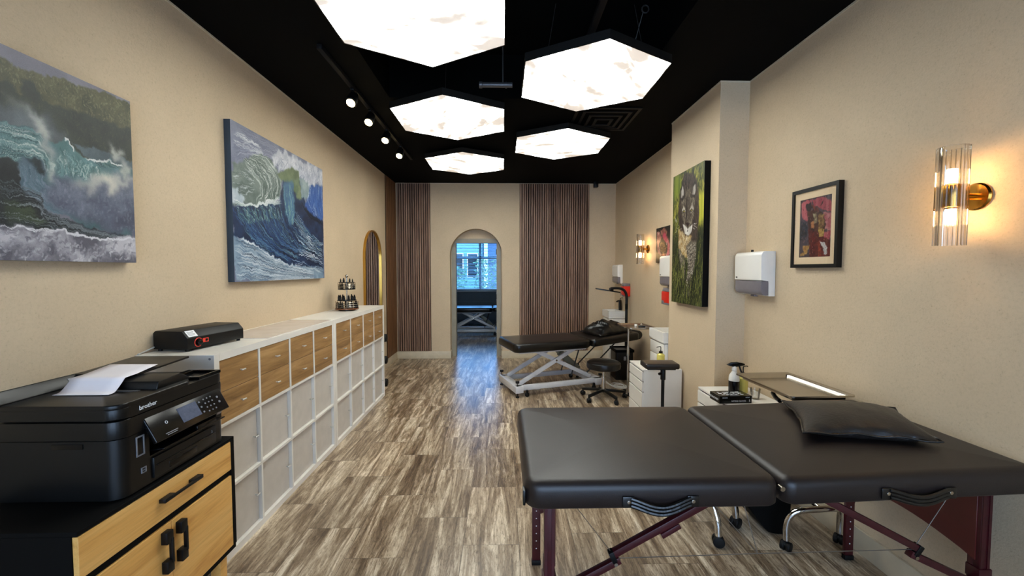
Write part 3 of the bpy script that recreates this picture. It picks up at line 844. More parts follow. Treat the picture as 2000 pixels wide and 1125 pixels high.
# ------------------------------------------------------------------ office printer
PX, PY0, PY1, PZ = -1.262, 1.345, 1.862, CZ1 + 0.006
pr = thing('office_printer', 'large black multifunction printer on the oak fronted cabinet', 'printer', (-1.47, 1.6, CZ1))
XBK = -1.655
def plan(x_back, x_front, y0, y1, r=0.045, n=7):
    pts = [(x_back, y0)]
    for k in range(n + 1):
        a = R(-90 + 90 * k / n); pts.append((x_front - r + r * math.cos(a), y0 + r + r * math.sin(a)))
    for k in range(n + 1):
        a = R(90 * k / n); pts.append((x_front - r + r * math.cos(a), y1 - r + r * math.sin(a)))
    return pts + [(x_back, y1)]
bx = MB()
bx.prism(plan(XBK, PX - 0.002, PY0, PY1), PZ, PZ + 0.098, 'z')                                          # lower body
bx.prism(plan(XBK, PX - 0.09, PY0 + 0.12, PY1 - 0.06, 0.01), PZ + 0.098, PZ + 0.20, 'z')                  # recessed mouth
bx.prism([(XBK, PY0), (PX - 0.045, PY0)] + [(PX - 0.045 + 0.045 * math.sin(R(15 * k)), PY0 + 0.045 - 0.045 * math.cos(R(15 * k))) for k in range(1, 7)] + [(PX, PY0 + 0.115), (XBK, PY0 + 0.115)], PZ + 0.098, PZ + 0.20, 'z')
bx.prism([(XBK, PY1 - 0.065), (PX, PY1 - 0.065), (PX, PY1 - 0.03), (PX - 0.03, PY1), (XBK, PY1)], PZ + 0.098, PZ + 0.20, 'z')
bx.build('lower_body', M['black_plastic'], pr, angle=35)
for x, y in ((XBK + 0.04, PY0 + 0.05), (PX - 0.06, PY0 + 0.05), (XBK + 0.04, PY1 - 0.05), (PX - 0.06, PY1 - 0.05)):
    MB().cyl((x, y, CZ1), (x, y, PZ + 0.004), 0.014, seg=16).build('foot', M['rubber'], pr)
MB().prism(plan(XBK - 0.002, PX + 0.002, PY0 - 0.002, PY1 + 0.001, 0.047), PZ + 0.202, PZ + 0.262, 'z', 0.003).build('scanner_body', M['black_plastic'], pr, angle=35)
lid = MB().prism(plan(XBK, PX + 0.001, PY0, PY1, 0.046), PZ + 0.265, PZ + 0.304, 'z', 0.006, 3).prism([(XBK, PY0)] + plan(XBK, PX + 0.001, PY0, PY1, 0.046)[1:9] + [(PX + 0.001, PY0 + 0.30), (PX - 0.03, PY0 + 0.345), (XBK, PY0 + 0.345)], PZ + 0.300, PZ + 0.318, 'z', 0.006, 3).build('scanner_lid', M['black_plastic'], pr, angle=35)
# document feeder: raised hump with a sloping tray
f = MB()
f.prism([(PY0 + 0.19, PZ + 0.316), (PY0 + 0.20, PZ + 0.345), (PY0 + 0.30, PZ + 0.352), (PY0 + 0.335, PZ + 0.335), (PY0 + 0.36, PZ + 0.316)], XBK + 0.03, PX - 0.03, 'x', 0.004)
f.build('document_feeder', M['black_plastic'], lid)
MB().prism([(PY0 + 0.27, PZ + 0.350), (PY1 + 0.02, PZ + 0.362), (PY1 + 0.02, PZ + 0.372), (PY0 + 0.27, PZ + 0.357)], XBK - 0.02, PX - 0.17, 'x', 0.003).build('feeder_tray', M['black_plastic'], lid)
MB().frame((PX - 0.15, PY0 + 0.375, PX - 0.01, PY1 - 0.012), (PX - 0.14, PY0 + 0.39, PX - 0.02, PY1 - 0.024), PZ + 0.303, PZ + 0.316, 'z').build('output_recess', M['black_gloss'], lid)
MB().box(PX - 0.11, PY0 + 0.40, PZ + 0.304, PX - 0.104, PY0 + 0.47, PZ + 0.322, 0.001).build('paper_stop', M['black_gloss'], lid)
MB().box(XBK + 0.15, PY0 + 0.165, PZ + 0.3175, PX - 0.08, PY0 + 0.180, PZ + 0.3195).build('feeder_strip', M['grey_metal'], lid)
# rear manual-feed flap leaning back
fl = MB(); mm = Matrix.Translation((XBK + 0.012, PY0 + 0.20, PZ + 0.318)) @ Euler((0, R(-35), 0)).to_matrix().to_4x4()
fl.box(-0.012, -0.20, 0.0, 0.0, 0.13, 0.052, 0.005, 3, mm)
fl = fl.build('rear_flap', M['black_plastic'], lid)
b = MB(); b.box(0.0, 0.035, 0.020, 0.0012, 0.085, 0.036, mat=mm); b.build('flap_sticker', M['grey_print'], fl)
# front face details
P_ = pr
def ftext(body, size, y, z, x, mat, par, name='lettering'):
    m = Matrix.Translation((x, y, z)) @ Matrix(((0, 0, 1, 0), (1, 0, 0, 0), (0, 1, 0, 0), (0, 0, 0, 1)))
    MB().text(body, size, m).build(name, mat, par, fix=False)
ftext('brother', 0.023, PY0 + 0.078, PZ + 0.277, PX + 0.0022, M['white_print'], lid)
cp = MB(); mp_ = Matrix.Translation((PX + 0.020, (PY0 + PY1) / 2 + 0.03, PZ + 0.198)) @ Euler((0, R(-28), 0)).to_matrix().to_4x4()
cp.box(-0.012, -0.195, -0.050, 0.004, 0.185, 0.052, 0.004, 3, mp_)
cp = cp.build('control_panel', M['black_gloss'], pr)
MB().box(0.004, -0.06, -0.026, 0.0052, 0.035, 0.034, mat=mp_).build('screen', M['lcd'], cp)
for i in range(4):
    for j in range(3):
        MB().box(0.004, 0.072 + j * 0.020, 0.024 - i * 0.018, 0.0055, 0.079 + j * 0.020, 0.030 - i * 0.018, 0.001, 1, mp_).build('key', M['grey_print'], cp)
for i in range(3): MB().box(0.004, 0.046, 0.020 - i * 0.022, 0.0055, 0.053, 0.027 - i * 0.022, mat=mp_).build('key', M['grey_print'], cp)
for i in range(2): MB().cyl(mp_ @ Vector((0.004, 0.148, 0.014 - i * 0.022)), mp_ @ Vector((0.0056, 0.148, 0.014 - i * 0.022)), 0.005, seg=12).build('key', M['grey_print'], cp)
b = MB(); b.box(0.004, -0.150, -0.036, 0.0050, -0.095, -0.033, mat=mp_).box(0.004, -0.145, -0.042, 0.0050, -0.100, -0.0395, mat=mp_); b.build('printed_lines', M['grey_print'], cp)
b = MB(); b.tube([mp_ @ Vector((0.0052, -0.125 + 0.005 * math.cos(a), 0.004 + 0.005 * math.sin(a))) for a in [i * math.pi / 5 for i in range(10)]], 0.0008, 5, 0, True); b.build('wireless_mark', M['white_print'], cp)
ot = MB(); m2 = Matrix.Translation((PX - 0.05, PY0 + 0.30, PZ + 0.105)) @ Euler((0, R(-8), 0)).to_matrix().to_4x4()
ot.box(-0.09, -0.165, -0.003, 0.085, 0.16, 0.003, 0.002, 2, m2).box(0.075, 0.0, 0.0, 0.085, 0.11, 0.020, 0.003, 2, m2)
ot.build('output_tray', M['black_gloss'], pr)
pt = MB(); pt.box(PX - 0.01, PY0 + 0.125, PZ + 0.012, PX + 0.006, PY1 - 0.075, PZ + 0.088, 0.003)
pt = pt.build('paper_drawer', M['black_plastic'], pr)
MB().box(PX + 0.003, PY0 + 0.19, PZ + 0.020, PX + 0.0075, PY0 + 0.33, PZ + 0.045, 0.006, 2).build('grip_recess', M['black_gloss'], pt)
MB().box(PX + 0.005, PY0 + 0.135, PZ + 0.055, PX + 0.010, PY1 - 0.085, PZ + 0.060, 0.001).build('ledge', M['black_gloss'], pt)
ftext('2', 0.016, PY1 - 0.105, PZ + 0.062, PX + 0.0066, M['grey_print'], pt)
b = MB(); b.frame((PY0 + 0.076, PZ + 0.125), (0, 0), 0, 1) if False else None
MB().frame((PY0 + 0.062, PZ + 0.118, PY0 + 0.094, PZ + 0.188), (PY0 + 0.066, PZ + 0.123, PY0 + 0.090, PZ + 0.183), PX - 0.002, PX + 0.0025, 'x').build('card_slot', M['grey_print'], pr)
MB().frame((PY0 + 0.080, PZ + 0.052, PY0 + 0.100, PZ + 0.072), (PY0 + 0.083, PZ + 0.055, PY0 + 0.097, PZ + 0.069), PX - 0.002, PX + 0.0008, 'x').box(PX - 0.002, PY0 + 0.086, PZ + 0.060, PX + 0.0008, PY0 + 0.094, PZ + 0.063).build('tray_mark', M['grey_print'], pr)
MB().box(PX - 0.004, PY1 - 0.058, PZ + 0.125, PX + 0.0015, PY1 - 0.03, PZ + 0.150, 0.001).build('ink_sticker', M['smoke'], pr)
MB().box(XBK + 0.18, PY0 - 0.0035, PZ + 0.176, XBK + 0.28, PY0 + 0.004, PZ + 0.192, 0.001).build('side_grip', M['black_gloss'], pr)
# sheet of paper lying over the lid and the feeder
def sheet(u, v):
    y = 1.462 + 0.26 * u; x = -1.40 - 0.195 * v - 0.04 * u
    z = PZ + 0.3200 + 0.041 * min(1, max(0, (y - 1.488) / 0.055)) ** 1.2 + 0.075 * max(0, (y - 1.60))
    return (x, y, z)
b = MB(); b.grid(sheet, 26, 4); g = b.build('paper_sheet', M['paper'], fix=False)
md = g.modifiers.new('thickness', 'SOLIDIFY'); md.thickness = 0.0006; md.offset = 1
tag(g, 'white sheet of paper lying on top of the black printer', 'paper')

# ------------------------------------------------------------------ near folding table
nt = thing('folding_treatment_table', 'black vinyl folding treatment table with maroon wooden legs in the foreground', 'treatment table', (0.99, 1.79, 0))
TX0, TX1, TY0, TY1, TZ0, TZ1, SEAM = 0.075, 1.942, 1.385, 2.19, 0.706, 0.802, 0.992
MB().pad(TX0, TY0, SEAM - 0.003, TY1, TZ0, TZ1, 0.06, 0.034, 0.006, 0.010).build('pad', M['vinyl'], nt, angle=70)
tilt = Matrix.Translation((SEAM, 0, TZ0)) @ Euler((0, R(-1.9), 0)).to_matrix().to_4x4() @ Matrix.Translation((-SEAM, 0, -TZ0))
MB().pad(SEAM + 0.004, TY0, TX1, TY1, TZ0 + 0.003, TZ1, 0.045, 0.034, 0.006, 0.010, mat=tilt).build('pad', M['vinyl'], nt, angle=70)
MB().cyl((SEAM, TY0 + 0.01, TZ0 + 0.058), (SEAM, TY0 + 0.03, TZ0 + 0.058), 0.009, seg=12).build('hinge', M['steel'], nt)
# leather corner tabs and handles
def strap(y, x0, x1, z, sag):
    n = 14; b = MB()
    pts = [(x0 + (x1 - x0) * i / n, y - 0.006 - 0.012 * math.sin(math.pi * i / n), z - sag * math.sin(math.pi * i / n) ** 1.3) for i in range(n + 1)]
    for dz in (-0.0125, 0, 0.0125): b.tube([(p[0], p[1], p[2] + dz) for p in pts], 0.007, 8)
    b.box(x0 - 0.03, y - 0.008, z - 0.02, x0 + 0.012, y - 0.001, z + 0.02, 0.003).box(x1 - 0.012, y - 0.008, z - 0.02, x1 + 0.03, y - 0.001, z + 0.02, 0.003)
    h = b.build('carry_handle', M['satin'], nt)
    for x in (x0 - 0.008, x1 + 0.008): MB().cyl((x, y - 0.008, z + 0.002), (x, y - 0.011, z + 0.002), 0.0065, seg=14, bev=0.001).build('rivet', M['steel'], h)
strap(TY0, 0.445, 0.655, 0.733, 0.026)
strap(TY0, 1.365, 1.575, 0.752, 0.020)
MB().box(TX0 - 0.006, TY0 + 0.02, 0.71, TX0 + 0.004, TY0 + 0.055, 0.765, 0.003).build('end_tab', M['satin'], nt)
# legs (upper stage, lower stage, foot)
for (x, y, s_) in ((0.172, 1.487, 1), (0.172, 2.06, 1), (1.838, 1.487, -1), (1.838, 2.06, -1)):
    l = MB().box(x - 0.020, y - 0.013, 0.37, x + 0.020, y + 0.013, 0.712, 0.003).box(x - 0.018, y - 0.008, 0.36, x - 0.008, y - 0.016, 0.70).box(x + 0.008, y - 0.008, 0.36, x + 0.018, y - 0.016, 0.70).build('leg', M['maroon'], nt)
    MB().box(x - 0.022, y + 0.008, 0.02, x + 0.022, y + 0.028, 0.46, 0.003).build('lower_leg', M['maroon'], l)
    b = MB(); b.box(x - 0.026, y - 0.02, 0.35, x + 0.026, y + 0.03, 0.40, 0.004); b.build('clamp', M['maroon'] if y < 1.8 else M['maroon'], l)
    for k in range(6): MB().cyl((x, y + 0.0075, 0.09 + k * 0.04), (x, y + 0.0065, 0.09 + k * 0.04), 0.003, seg=8).build('adjustment_hole', M['white_print'], l)
    MB().box(x - 0.024, y + 0.004, 0, x + 0.024, y + 0.030, 0.026, 0.003).build('rubber_foot', M['rubber'], l)
def end_panel(x, y0, y1):
    n = 12; pts = [(y0, 0.712), (y0, 0.425)] + [(y0 + (y1 - y0) * i / n, 0.43 + 0.035 * math.sin(math.pi * i / n)) for i in range(1, n)] + [(y1, 0.425), (y1, 0.712)]
    MB().prism(pts, x - 0.006, x + 0.006, 'x', 0.001, 1).build('end_panel', M['maroon_panel'], nt)
end_panel(0.19, 1.487, 2.06); end_panel(1.82, 1.487, 2.06)
for y in (1.50, 2.045):
    for (a, h, c) in (((0.185, 0.318), (0.425, 0.455), (0.772, 0.660)), ((1.825, 0.338), (1.585, 0.462), (1.225, 0.668))):
        s_ = 1 if a[0] < 1 else -1
        dx, dz = h[0] - a[0], h[1] - a[1]; L = math.hypot(dx, dz); ux, uz = dx / L, dz / L
        br = MB().beam((a[0], y, a[1] - 0.012), (h[0] + ux * 0.02, y, h[1] + uz * 0.02 - 0.022), 0.026, 0.026, 0.002).build('brace', M['maroon'], nt)
        MB().cyl((h[0] + ux * 0.0, y - 0.014, h[1] - 0.024), (h[0], y - 0.018, h[1] - 0.024), 0.007, seg=12).build('hinge_bolt', M['steel'], br)
        br = MB().beam((h[0] - ux * 0.02, y, h[1] + 0.004), (c[0], y, c[1]), 0.026, 0.026, 0.002).build('brace', M['maroon'], nt)
        if s_ > 0: MB().beam((0.60, y, 0.532), (0.67, y, 0.573), 0.022, 0.02, 0.002).build('brace_stop', M['maroon'], br)
        MB().obox((h[0] - ux * 0.012, y - 0.001, h[1] + 0.0), (0.02, 0.03, 0.045), (0, -math.atan2(uz, ux) + 0.1, 0), 0.003).build('hinge_plate', M['black_metal'], br)
    w = 0.0016
    for p, q in (((0.425, 0.45), (0.235, 0.70)), ((1.585, 0.465), (1.745, 0.72)), ((0.425, 0.445), (0.975, 0.455)), ((0.975, 0.455), (1.585, 0.462)), ((0.975, 0.455), (0.76, 0.70)), ((0.975, 0.455), (0.90, 0.705))):
        MB().cyl((p[0], y, p[1]), (q[0], y, q[1]), w, seg=6).build('cable', M['wire'], nt)

# ---- black leather cushion on the near table
pil = thing('leather_cushion', 'large soft black leather cushion with piped edges lying on the near table', 'cushion', (1.58, 1.80, 0.83))
rp = random.Random(4)
from mathutils import noise as mnoise
A_, B_, C_, D_ = Vector((1.262, 1.665, 0.856)), Vector((1.746, 1.556, 0.858)), Vector((1.868, 1.880, 0.882)), Vector((1.478, 2.110, 0.846))
def pil_edge(u, v):
    # sides pull inwards between the corners
    pu = 0.055 * math.sin(math.pi * u); pv = 0.055 * math.sin(math.pi * v)
    uu = u + (0.5 - u) * 2 * pv * (abs(2 * u - 1) ** 3) ; vv = v + (0.5 - v) * 2 * pu * (abs(2 * v - 1) ** 3)
    p = A_.lerp(B_, uu).lerp(D_.lerp(C_, uu), vv)
    return p
def pil_pt(u, v, side):
    p = pil_edge(u, v)
    a = abs(2 * u - 1); c = abs(2 * v - 1)
    h = (max(0, 1 - a ** 2.4) ** 0.62) * (max(0, 1 - c ** 2.4) ** 0.62)
    wr = mnoise.noise(Vector((u * 5, v * 3, side))) * 0.35 + mnoise.noise(Vector((u * 14 + 3, v * 6, side))) * 0.12
    edge = math.exp(-((1 - max(a, c)) / 0.16) ** 2)
    rip = math.sin(u * 31 + 2.2 * math.sin(v * 7)) * 0.004 * edge * (1 if c > a else 0)
    up = 0.060 * h * (1 + 0.22 * wr) + rip
    if side > 0: return p + Vector((0, 0, up))
    zz = p.z - 0.05 * h
    tz = 0.706 + 0.099 + math.tan(R(1.9)) * (p.x - SEAM) + 0.009
    return Vector((p.x, p.y, max(zz, tz)))
b = MB(); b.grid(lambda u, v: pil_pt(u, v, 1), 48, 48); b.grid(lambda u, v: pil_pt(u, v, -1), 48, 48)
bmesh.ops.remove_doubles(b.bm, verts=b.bm.verts, dist=0.0004)
b.build('cover', simple('black_leather', (34, 30, 28), 0.42, spec=0.5, bump=0.35, bscale=70, bdist=0.004, var=0.3, vscale=7), pil, angle=180)
rim = [pil_edge(i / 24, 0) for i in range(24)] + [pil_edge(1, i / 24) for i in range(24)] + [pil_edge(1 - i / 24, 1) for i in range(24)] + [pil_edge(0, 1 - i / 24) for i in range(24)]
rim = [p + Vector((0, 0, 0.004 * math.sin(i * 0.8))) for i, p in enumerate(rim)]
MB().tube(rim, 0.0042, 8, 0, True).build('piping', M['satin'], pil)

# ------------------------------------------------------------------ under the near table
def caster(par, x, y, top, r=0.026, ang=0.0):
    ca, sa = math.cos(ang), math.sin(ang)
    c = MB()
    for s_ in (-1, 1):
        o = Vector((-sa * 0.013 * s_, ca * 0.013 * s_, 0)); o2 = Vector((-sa * 0.025 * s_, ca * 0.025 * s_, 0))
        c.cyl(Vector((x, y, r)) + o * 0.3, Vector((x, y, r)) + o2, r, seg=20, bev=0.004)
    c.cyl((x, y, r), (x, y, max(top, r + 0.01)), 0.011, seg=12).sphere((x, y, r * 1.3), r * 0.85, (1, 0.8, 0.8), 12)
    return c.build('caster', M['rubber'], par)
sb = thing('rolling_stool', 'stool on curved chrome legs and black casters half hidden below the near table', 'stool', (1.13, 2.50, 0))
for a, rr_ in ((-77, 0.315), (-28, 0.30), (42, 0.27), (104, 0.27), (164, 0.275)):
    ca, sa = math.cos(R(a)), math.sin(R(a)); P0 = Vector((1.13, 2.50, 0))
    d = Vector((ca, sa, 0))
    MB().tube([P0 + d * 0.03 + Vector((0, 0, 0.30)), P0 + d * 0.12 + Vector((0, 0, 0.295)), P0 + d * (rr_ * 0.72) + Vector((0, 0, 0.25)), P0 + d * (rr_ * 0.95) + Vector((0, 0, 0.15)), P0 + d * rr_ + Vector((0, 0, 0.06))], 0.019, 14, 6).build('leg', M['chrome'], sb)
    e = P0 + d * rr_; caster(sb, e.x, e.y, 0.07, 0.031, R(a + 60))
MB().cyl((1.13, 2.50, 0.27), (1.13, 2.50, 0.50), 0.026, seg=18).build('column', M['chrome'], sb)
MB().lathe([(0, 0.49), (0.165, 0.49), (0.18, 0.50), (0.185, 0.53), (0.175, 0.56), (0.15, 0.572), (0, 0.578)], (1.13, 2.50, 0), 36).build('seat', M['vinyl'], sb)
bg_ = MB(); pts = [(1.425, 0.16), (1.46, 0.115), (1.515, 0.045), (1.545, 0.012), (1.60, 0.0), (1.655, 0.0), (1.675, 0.03), (1.678, 0.30), (1.66, 0.40), (1.45, 0.40), (1.36, 0.30)]
bg_.prism(pts, 2.28, 2.50, 'y', 0.012, 3)
tag(bg_.build('soft_bag', M['black_matte']), 'black soft bag slumped on the floor under the seam of the near table', 'bag')

# mayo stand with the steel tray beside the near table
ms = thing('instrument_stand', 'instrument stand with a large steel tray above the far edge of the near table', 'instrument stand', (1.73, 2.30, 0), 0)
b = MB(); b.tube([(1.555, 2.15, 0.06), (1.555, 2.15, 0.15), (1.578, 2.14, 0.212), (1.64, 2.13, 0.238), (1.80, 2.14, 0.238), (1.87, 2.17, 0.215), (1.895, 2.20, 0.15), (1.895, 2.20, 0.06)], 0.0165, 14, 5)
b.build('front_leg', M['chrome'], ms)
b = MB(); b.tube([(1.60, 2.60, 0.06), (1.60, 2.60, 0.16), (1.63, 2.60, 0.235), (1.70, 2.605, 0.262), (1.79, 2.61, 0.262), (1.86, 2.615, 0.235), (1.885, 2.62, 0.16), (1.885, 2.62, 0.06)], 0.016, 14, 5)
b.build('rear_leg', M['chrome'], ms)
MB().tube([(1.73, 2.135, 0.240), (1.73, 2.42, 0.250), (1.735, 2.61, 0.262)], 0.013, 12).build('cross_tube', M['chrome'], ms)
for (x, y) in ((1.555, 2.15), (1.895, 2.20), (1.60, 2.60), (1.885, 2.62)): caster(ms, x, y, 0.07, 0.026, 0.6)
MB().box(1.63, 2.16, 0.252, 1.70, 2.22, 0.262, 0.002).build('foot_plate', M['grey_metal'], ms)
MB().cyl((1.73, 2.36, 0.262), (1.73, 2.36, 0.826), 0.012, seg=16).build('post', M['chrome'], ms)
def tray_mesh(cx, cy, w, l, z, rot, dep=0.03, taper=0.03, lip=0.012):
    b = MB(); bm = b.bm; n = 6
    def ring(hw, hl, r, zz):
        out = []
        for sx, sy, a0 in ((1, 1, 0), (-1, 1, 90), (-1, -1, 180), (1, -1, 270)):
            for k in range(n + 1):
                a = R(a0 + 90 * k / n); out.append(bm.verts.new((sx * (hw - r) + r * math.cos(a), sy * (hl - r) + r * math.sin(a), zz)))
        return out
    hw, hl = w / 2, l / 2
    rs = [ring(hw - taper - 0.004, hl - taper - 0.004, 0.012, 0.004), ring(hw - taper * 0.5 - lip, hl - taper * 0.5 - lip, 0.016, dep * 0.6), ring(hw - lip, hl - lip, 0.02, dep), ring(hw, hl, 0.024, dep + 0.001), ring(hw + 0.001, hl + 0.001, 0.025, dep - 0.008), ring(hw - lip - 0.001, hl - lip - 0.001, 0.021, dep - 0.004), ring(hw - taper * 0.5 - lip, hl - taper * 0.5 - lip, 0.018, dep * 0.6 - 0.002), ring(hw - taper, hl - taper, 0.014, 0.0)]
    for A, B in zip(rs, rs[1:]):
        for i in range(len(A)):
            j = (i + 1) % len(A); bm.faces.new((A[i], A[j], B[j], B[i]))
    bm.faces.new(rs[0]); bm.faces.new(rs[-1][::-1])
    m = Matrix.Translation((cx, cy, z)) @ Euler((0, 0, rot)).to_matrix().to_4x4(); bmesh.ops.transform(bm, matrix=m, verts=bm.verts)
    return b
tm = tray_mesh(1.715, 2.380, 0.365, 0.510, 0.834, R(2.0), 0.030)
tm.build('tray', M['steel'], ms, angle=50, fix=False)
b = MB(); b.box(1.60, 2.25, 0.820, 1.61, 2.56, 0.832, 0.002).box(1.82, 2.25, 0.820, 1.83, 2.56, 0.832, 0.002).box(1.60, 2.35, 0.820, 1.83, 2.37, 0.832, 0.002)
b.build('tray_holder', M['black_metal'], ms)
MB().tube([(1.60, 2.36, 0.812), (1.57, 2.29, 0.808), (1.55, 2.225, 0.808)], 0.012, 10, 5).build('clamp_arm', M['black_gloss'], ms)

# ------------------------------------------------------------------ drawer carts
def make_cart(loc, label, W, D, H=0.6, drawers=(0.10, 0.10, 0.16, 0.16)):
    """fronts face -x; W along y, D along x; origin at the near left bottom corner"""
    t = thing('drawer_cart', label, 'drawer cart', loc, 0)
    b = MB(); b.box(0.012, 0, 0.045, D, 0.012, H - 0.014).box(0.012, W - 0.012, 0.045, D, W, H - 0.014).box(0.012, 0, 0.045, D, W, 0.06).box(D - 0.01, 0.012, 0.06, D, W - 0.012, H - 0.014)
    b.box(0.0, -0.001, H - 0.014, D + 0.001, W + 0.001, H, 0.0015, 1)
    b.build('carcass', M['white_lam'], t, world=False)
    z = H - 0.018
    for i, h in enumerate(drawers):
        MB().box(-0.004, 0.004, z - h + 0.006, 0.014, W - 0.004, z - 0.010, 0.001, 1).box(-0.001, 0.004, z - 0.012, 0.004, W - 0.004, z - 0.004).build('drawer', M['white_lam'], t, world=False)
        z -= h
    for (x, y) in ((0.04, 0.04), (D - 0.04, 0.04), (0.04, W - 0.04), (D - 0.04, W - 0.04)):
        MB().cyl((x - 0.01, y, 0.02), (x + 0.01, y, 0.02), 0.02, seg=18, bev=0.003).cyl((x, y, 0.02), (x, y, 0.05), 0.006, seg=8).build('caster', M['rubber'], t, world=False)
    return t
make_cart((1.320, 3.80, 0), 'white drawer cart against the pillar, behind the padded arm rest', 0.395, 0.375)
make_cart((1.548, 2.715, 0), 'white drawer cart in the nook beside the pillar, holding the glove box', 0.46, 0.385, 0.617)

# glove box
gb = thing('glove_box', 'black box of nitrile gloves on the white cart behind the near table', 'box', (1.60, 2.80, 0.617), R(2))
gx0, gx1, gy0, gy1, gh = -0.105, 0.125, -0.04, 0.085, 0.052
MB().box(gx0, gy0, 0, gx1, gy1, gh, 0.001, 1).build('carton', M['black_gloss'], gb, world=False)
MF = Matrix(((1, 0, 0, 0), (0, 0, -1, 0), (0, 1, 0, 0), (0, 0, 0, 1)))         # text facing -y
ML = Matrix(((0, 0, -1, 0), (-1, 0, 0, 0), (0, 1, 0, 0), (0, 0, 0, 1)))        # text facing -x
def label_text(body, size, m, par, mat='white_print'):
    MB().text(body, size, m, 0.0003).build('lettering', M[mat], par, world=False, fix=False)
label_text('NITRILE GLOVES', 0.0140, Matrix.Translation((-0.020, gy0 - 0.0006, 0.012)) @ MF, gb)
label_text('S', 0.021, Matrix.Translation((0.104, gy0 - 0.0006, 0.011)) @ MF, gb)
label_text('EIKON', 0.012, Matrix.Translation((-0.085, gy0 - 0.0006, 0.036)) @ MF, gb)
label_text('NITRILE', 0.0085, Matrix.Translation((0.080, gy0 - 0.0006, 0.038)) @ MF, gb)
label_text('STANDARD', 0.020, Matrix.Translation((gx0 - 0.0006, gy1 - 0.004, 0.018)) @ ML, gb)
b = MB(); rr_ = random.Random(2)
for i in range(5):
    for j in range(3):
        x = gx0 + 0.03 + i * 0.034 + rr_.uniform(-0.004, 0.004); y = gy0 + 0.03 + j * 0.028; w_ = rr_.uniform(0.008, 0.026)
        b.box(x, y, gh, x + w_, y + rr_.uniform(0.006, 0.012), gh + 0.0006)
b.tube([(0.02 + 0.05 * math.cos(a), 0.022 + 0.022 * math.sin(a), gh + 0.0006) for a in [i * math.pi / 10 for i in range(20)]], 0.0015, 5, 0, True)
b.build('printed_top', M['white_print'], gb, world=False)
MB().tube([(-0.01, 0.01, gh), (-0.006, 0.012, gh + 0.012), (-0.002, 0.012, gh + 0.026)], [0.006, 0.004, 0.002], 6, 3).build('glove_tip', M['black_matte'], gb, world=False)
# spray bottle
sp = thing('spray_bottle', 'clear spray bottle with a black trigger behind the glove box', 'spray bottle', (1.735, 3.0, 0.617), R(-10))
MB().lathe([(0, 0), (0.034, 0), (0.037, 0.005), (0.037, 0.11), (0.034, 0.135), (0.016, 0.165), (0.014, 0.178)], seg=28).build('bottle_body', M['white_plastic'], sp, world=False)
MB().lathe([(0.0378, 0.012), (0.0378, 0.095)], seg=28).build('label', M['black_gloss'], sp, world=False, fix=False)
MB().lathe([(0.017, 0.170), (0.019, 0.172), (0.019, 0.194), (0.012, 0.204), (0, 0.204)], seg=20).build('cap', M['white_plastic'], sp, world=False)
MB().prism([(-0.055, 0.212), (-0.02, 0.232), (0.02, 0.236), (0.052, 0.225), (0.070, 0.226), (0.070, 0.214), (0.045, 0.212), (0.030, 0.205), (0.012, 0.200), (-0.012, 0.200), (-0.03, 0.205)], -0.011, 0.011, 'y', 0.003).prism([(0.026, 0.212), (0.038, 0.210), (0.058, 0.150), (0.064, 0.135), (0.054, 0.136), (0.040, 0.170)], -0.006, 0.006, 'y', 0.002).build('trigger_head', M['black_gloss'], sp, world=False)
# pump bottle with yellow liquid and a glass
def pump_bottle(loc, label, rz=0.0, H=0.12, R_=0.032):
    t = thing('pump_bottle', label, 'soap bottle', loc, rz)
    MB().lathe([(0, 0), (R_, 0), (R_ + 0.002, 0.004), (R_ + 0.002, H * 0.82), (R_ * 0.5, H * 0.98), (R_ * 0.42, H), (0, H)], seg=28).build('bottle_body', M['liquid'], t, world=False)
    MB().lathe([(0, H), (R_ * 0.52, H), (R_ * 0.52, H + 0.018), (0.006, H + 0.022), (0.004, H + 0.030), (0, H + 0.030)], seg=20).tube([(0, 0, H + 0.02), (0, 0, H + 0.055), (0.008, 0, H + 0.066), (0.045, 0, H + 0.064), (0.050, 0, H + 0.058)], 0.004, 10, 4).build('pump', M['black_gloss'], t, world=False)
    return t
pump_bottle((1.815, 3.02, 0.617), 'pump bottle of yellow soap beside the spray bottle', R(25), 0.13)
gl = MB().lathe([(0, 0.0), (0.026, 0.0), (0.034, 0.075), (0.0315, 0.075), (0.0245, 0.006), (0, 0.006)], (1.81, 2.86, 0.617), 24).build('drinking_glass', M['glass'], angle=30)
tag(gl, 'small clear glass next to the glove box on the white cart', 'glass')
pump_bottle((1.60, 4.08, 0.6), 'pump bottle of yellow soap on the cart against the pillar', R(200), 0.10, 0.036)
rt = thing('tool_tray', 'black tray of small tools on the cart against the pillar', 'tray', (1.585, 3.90, 0.6), R(8))
MB().box(-0.10, -0.07, 0, 0.10, 0.07, 0.006, 0.002).frame((-0.10, -0.07, 0.10, 0.07), (-0.094, -0.064, 0.094, 0.064), 0.004, 0.024, 'z').build('tray_body', M['black_gloss'], rt, world=False)
for k, (a, y) in enumerate(((10, -0.03), (-8, 0.01), (14, 0.04))):
    tl = thing('hand_tool', ['short grey hand tool at the front of the black tool tray', 'short black hand tool in the middle of the black tool tray', 'short grey hand tool at the back of the black tool tray'][k], 'tool', (1.585, 3.90 + y, 0.6135 ), R(a + 8))
    MB().cyl((-0.065, 0, 0.004), (0.02, 0, 0.004), 0.0075, seg=14, bev=0.002).build('tool_grip', M['steel'] if k != 1 else M['black_metal'], tl, world=False)
    MB().cyl((0.02, 0, 0.004), (0.06, 0, 0.004), 0.004, 0.0015, 12).build('tool_tip', M['steel'], tl, world=False)
tg = thing('coil_machine', 'round topped black machine lying on the tool tray', 'tool', (1.54, 3.93, 0.625), R(-30))
MB().sphere((0, 0, 0.018), 0.024, (1.6, 0.9, 0.75)).build('machine_body', M['black_gloss'], tg, world=False)
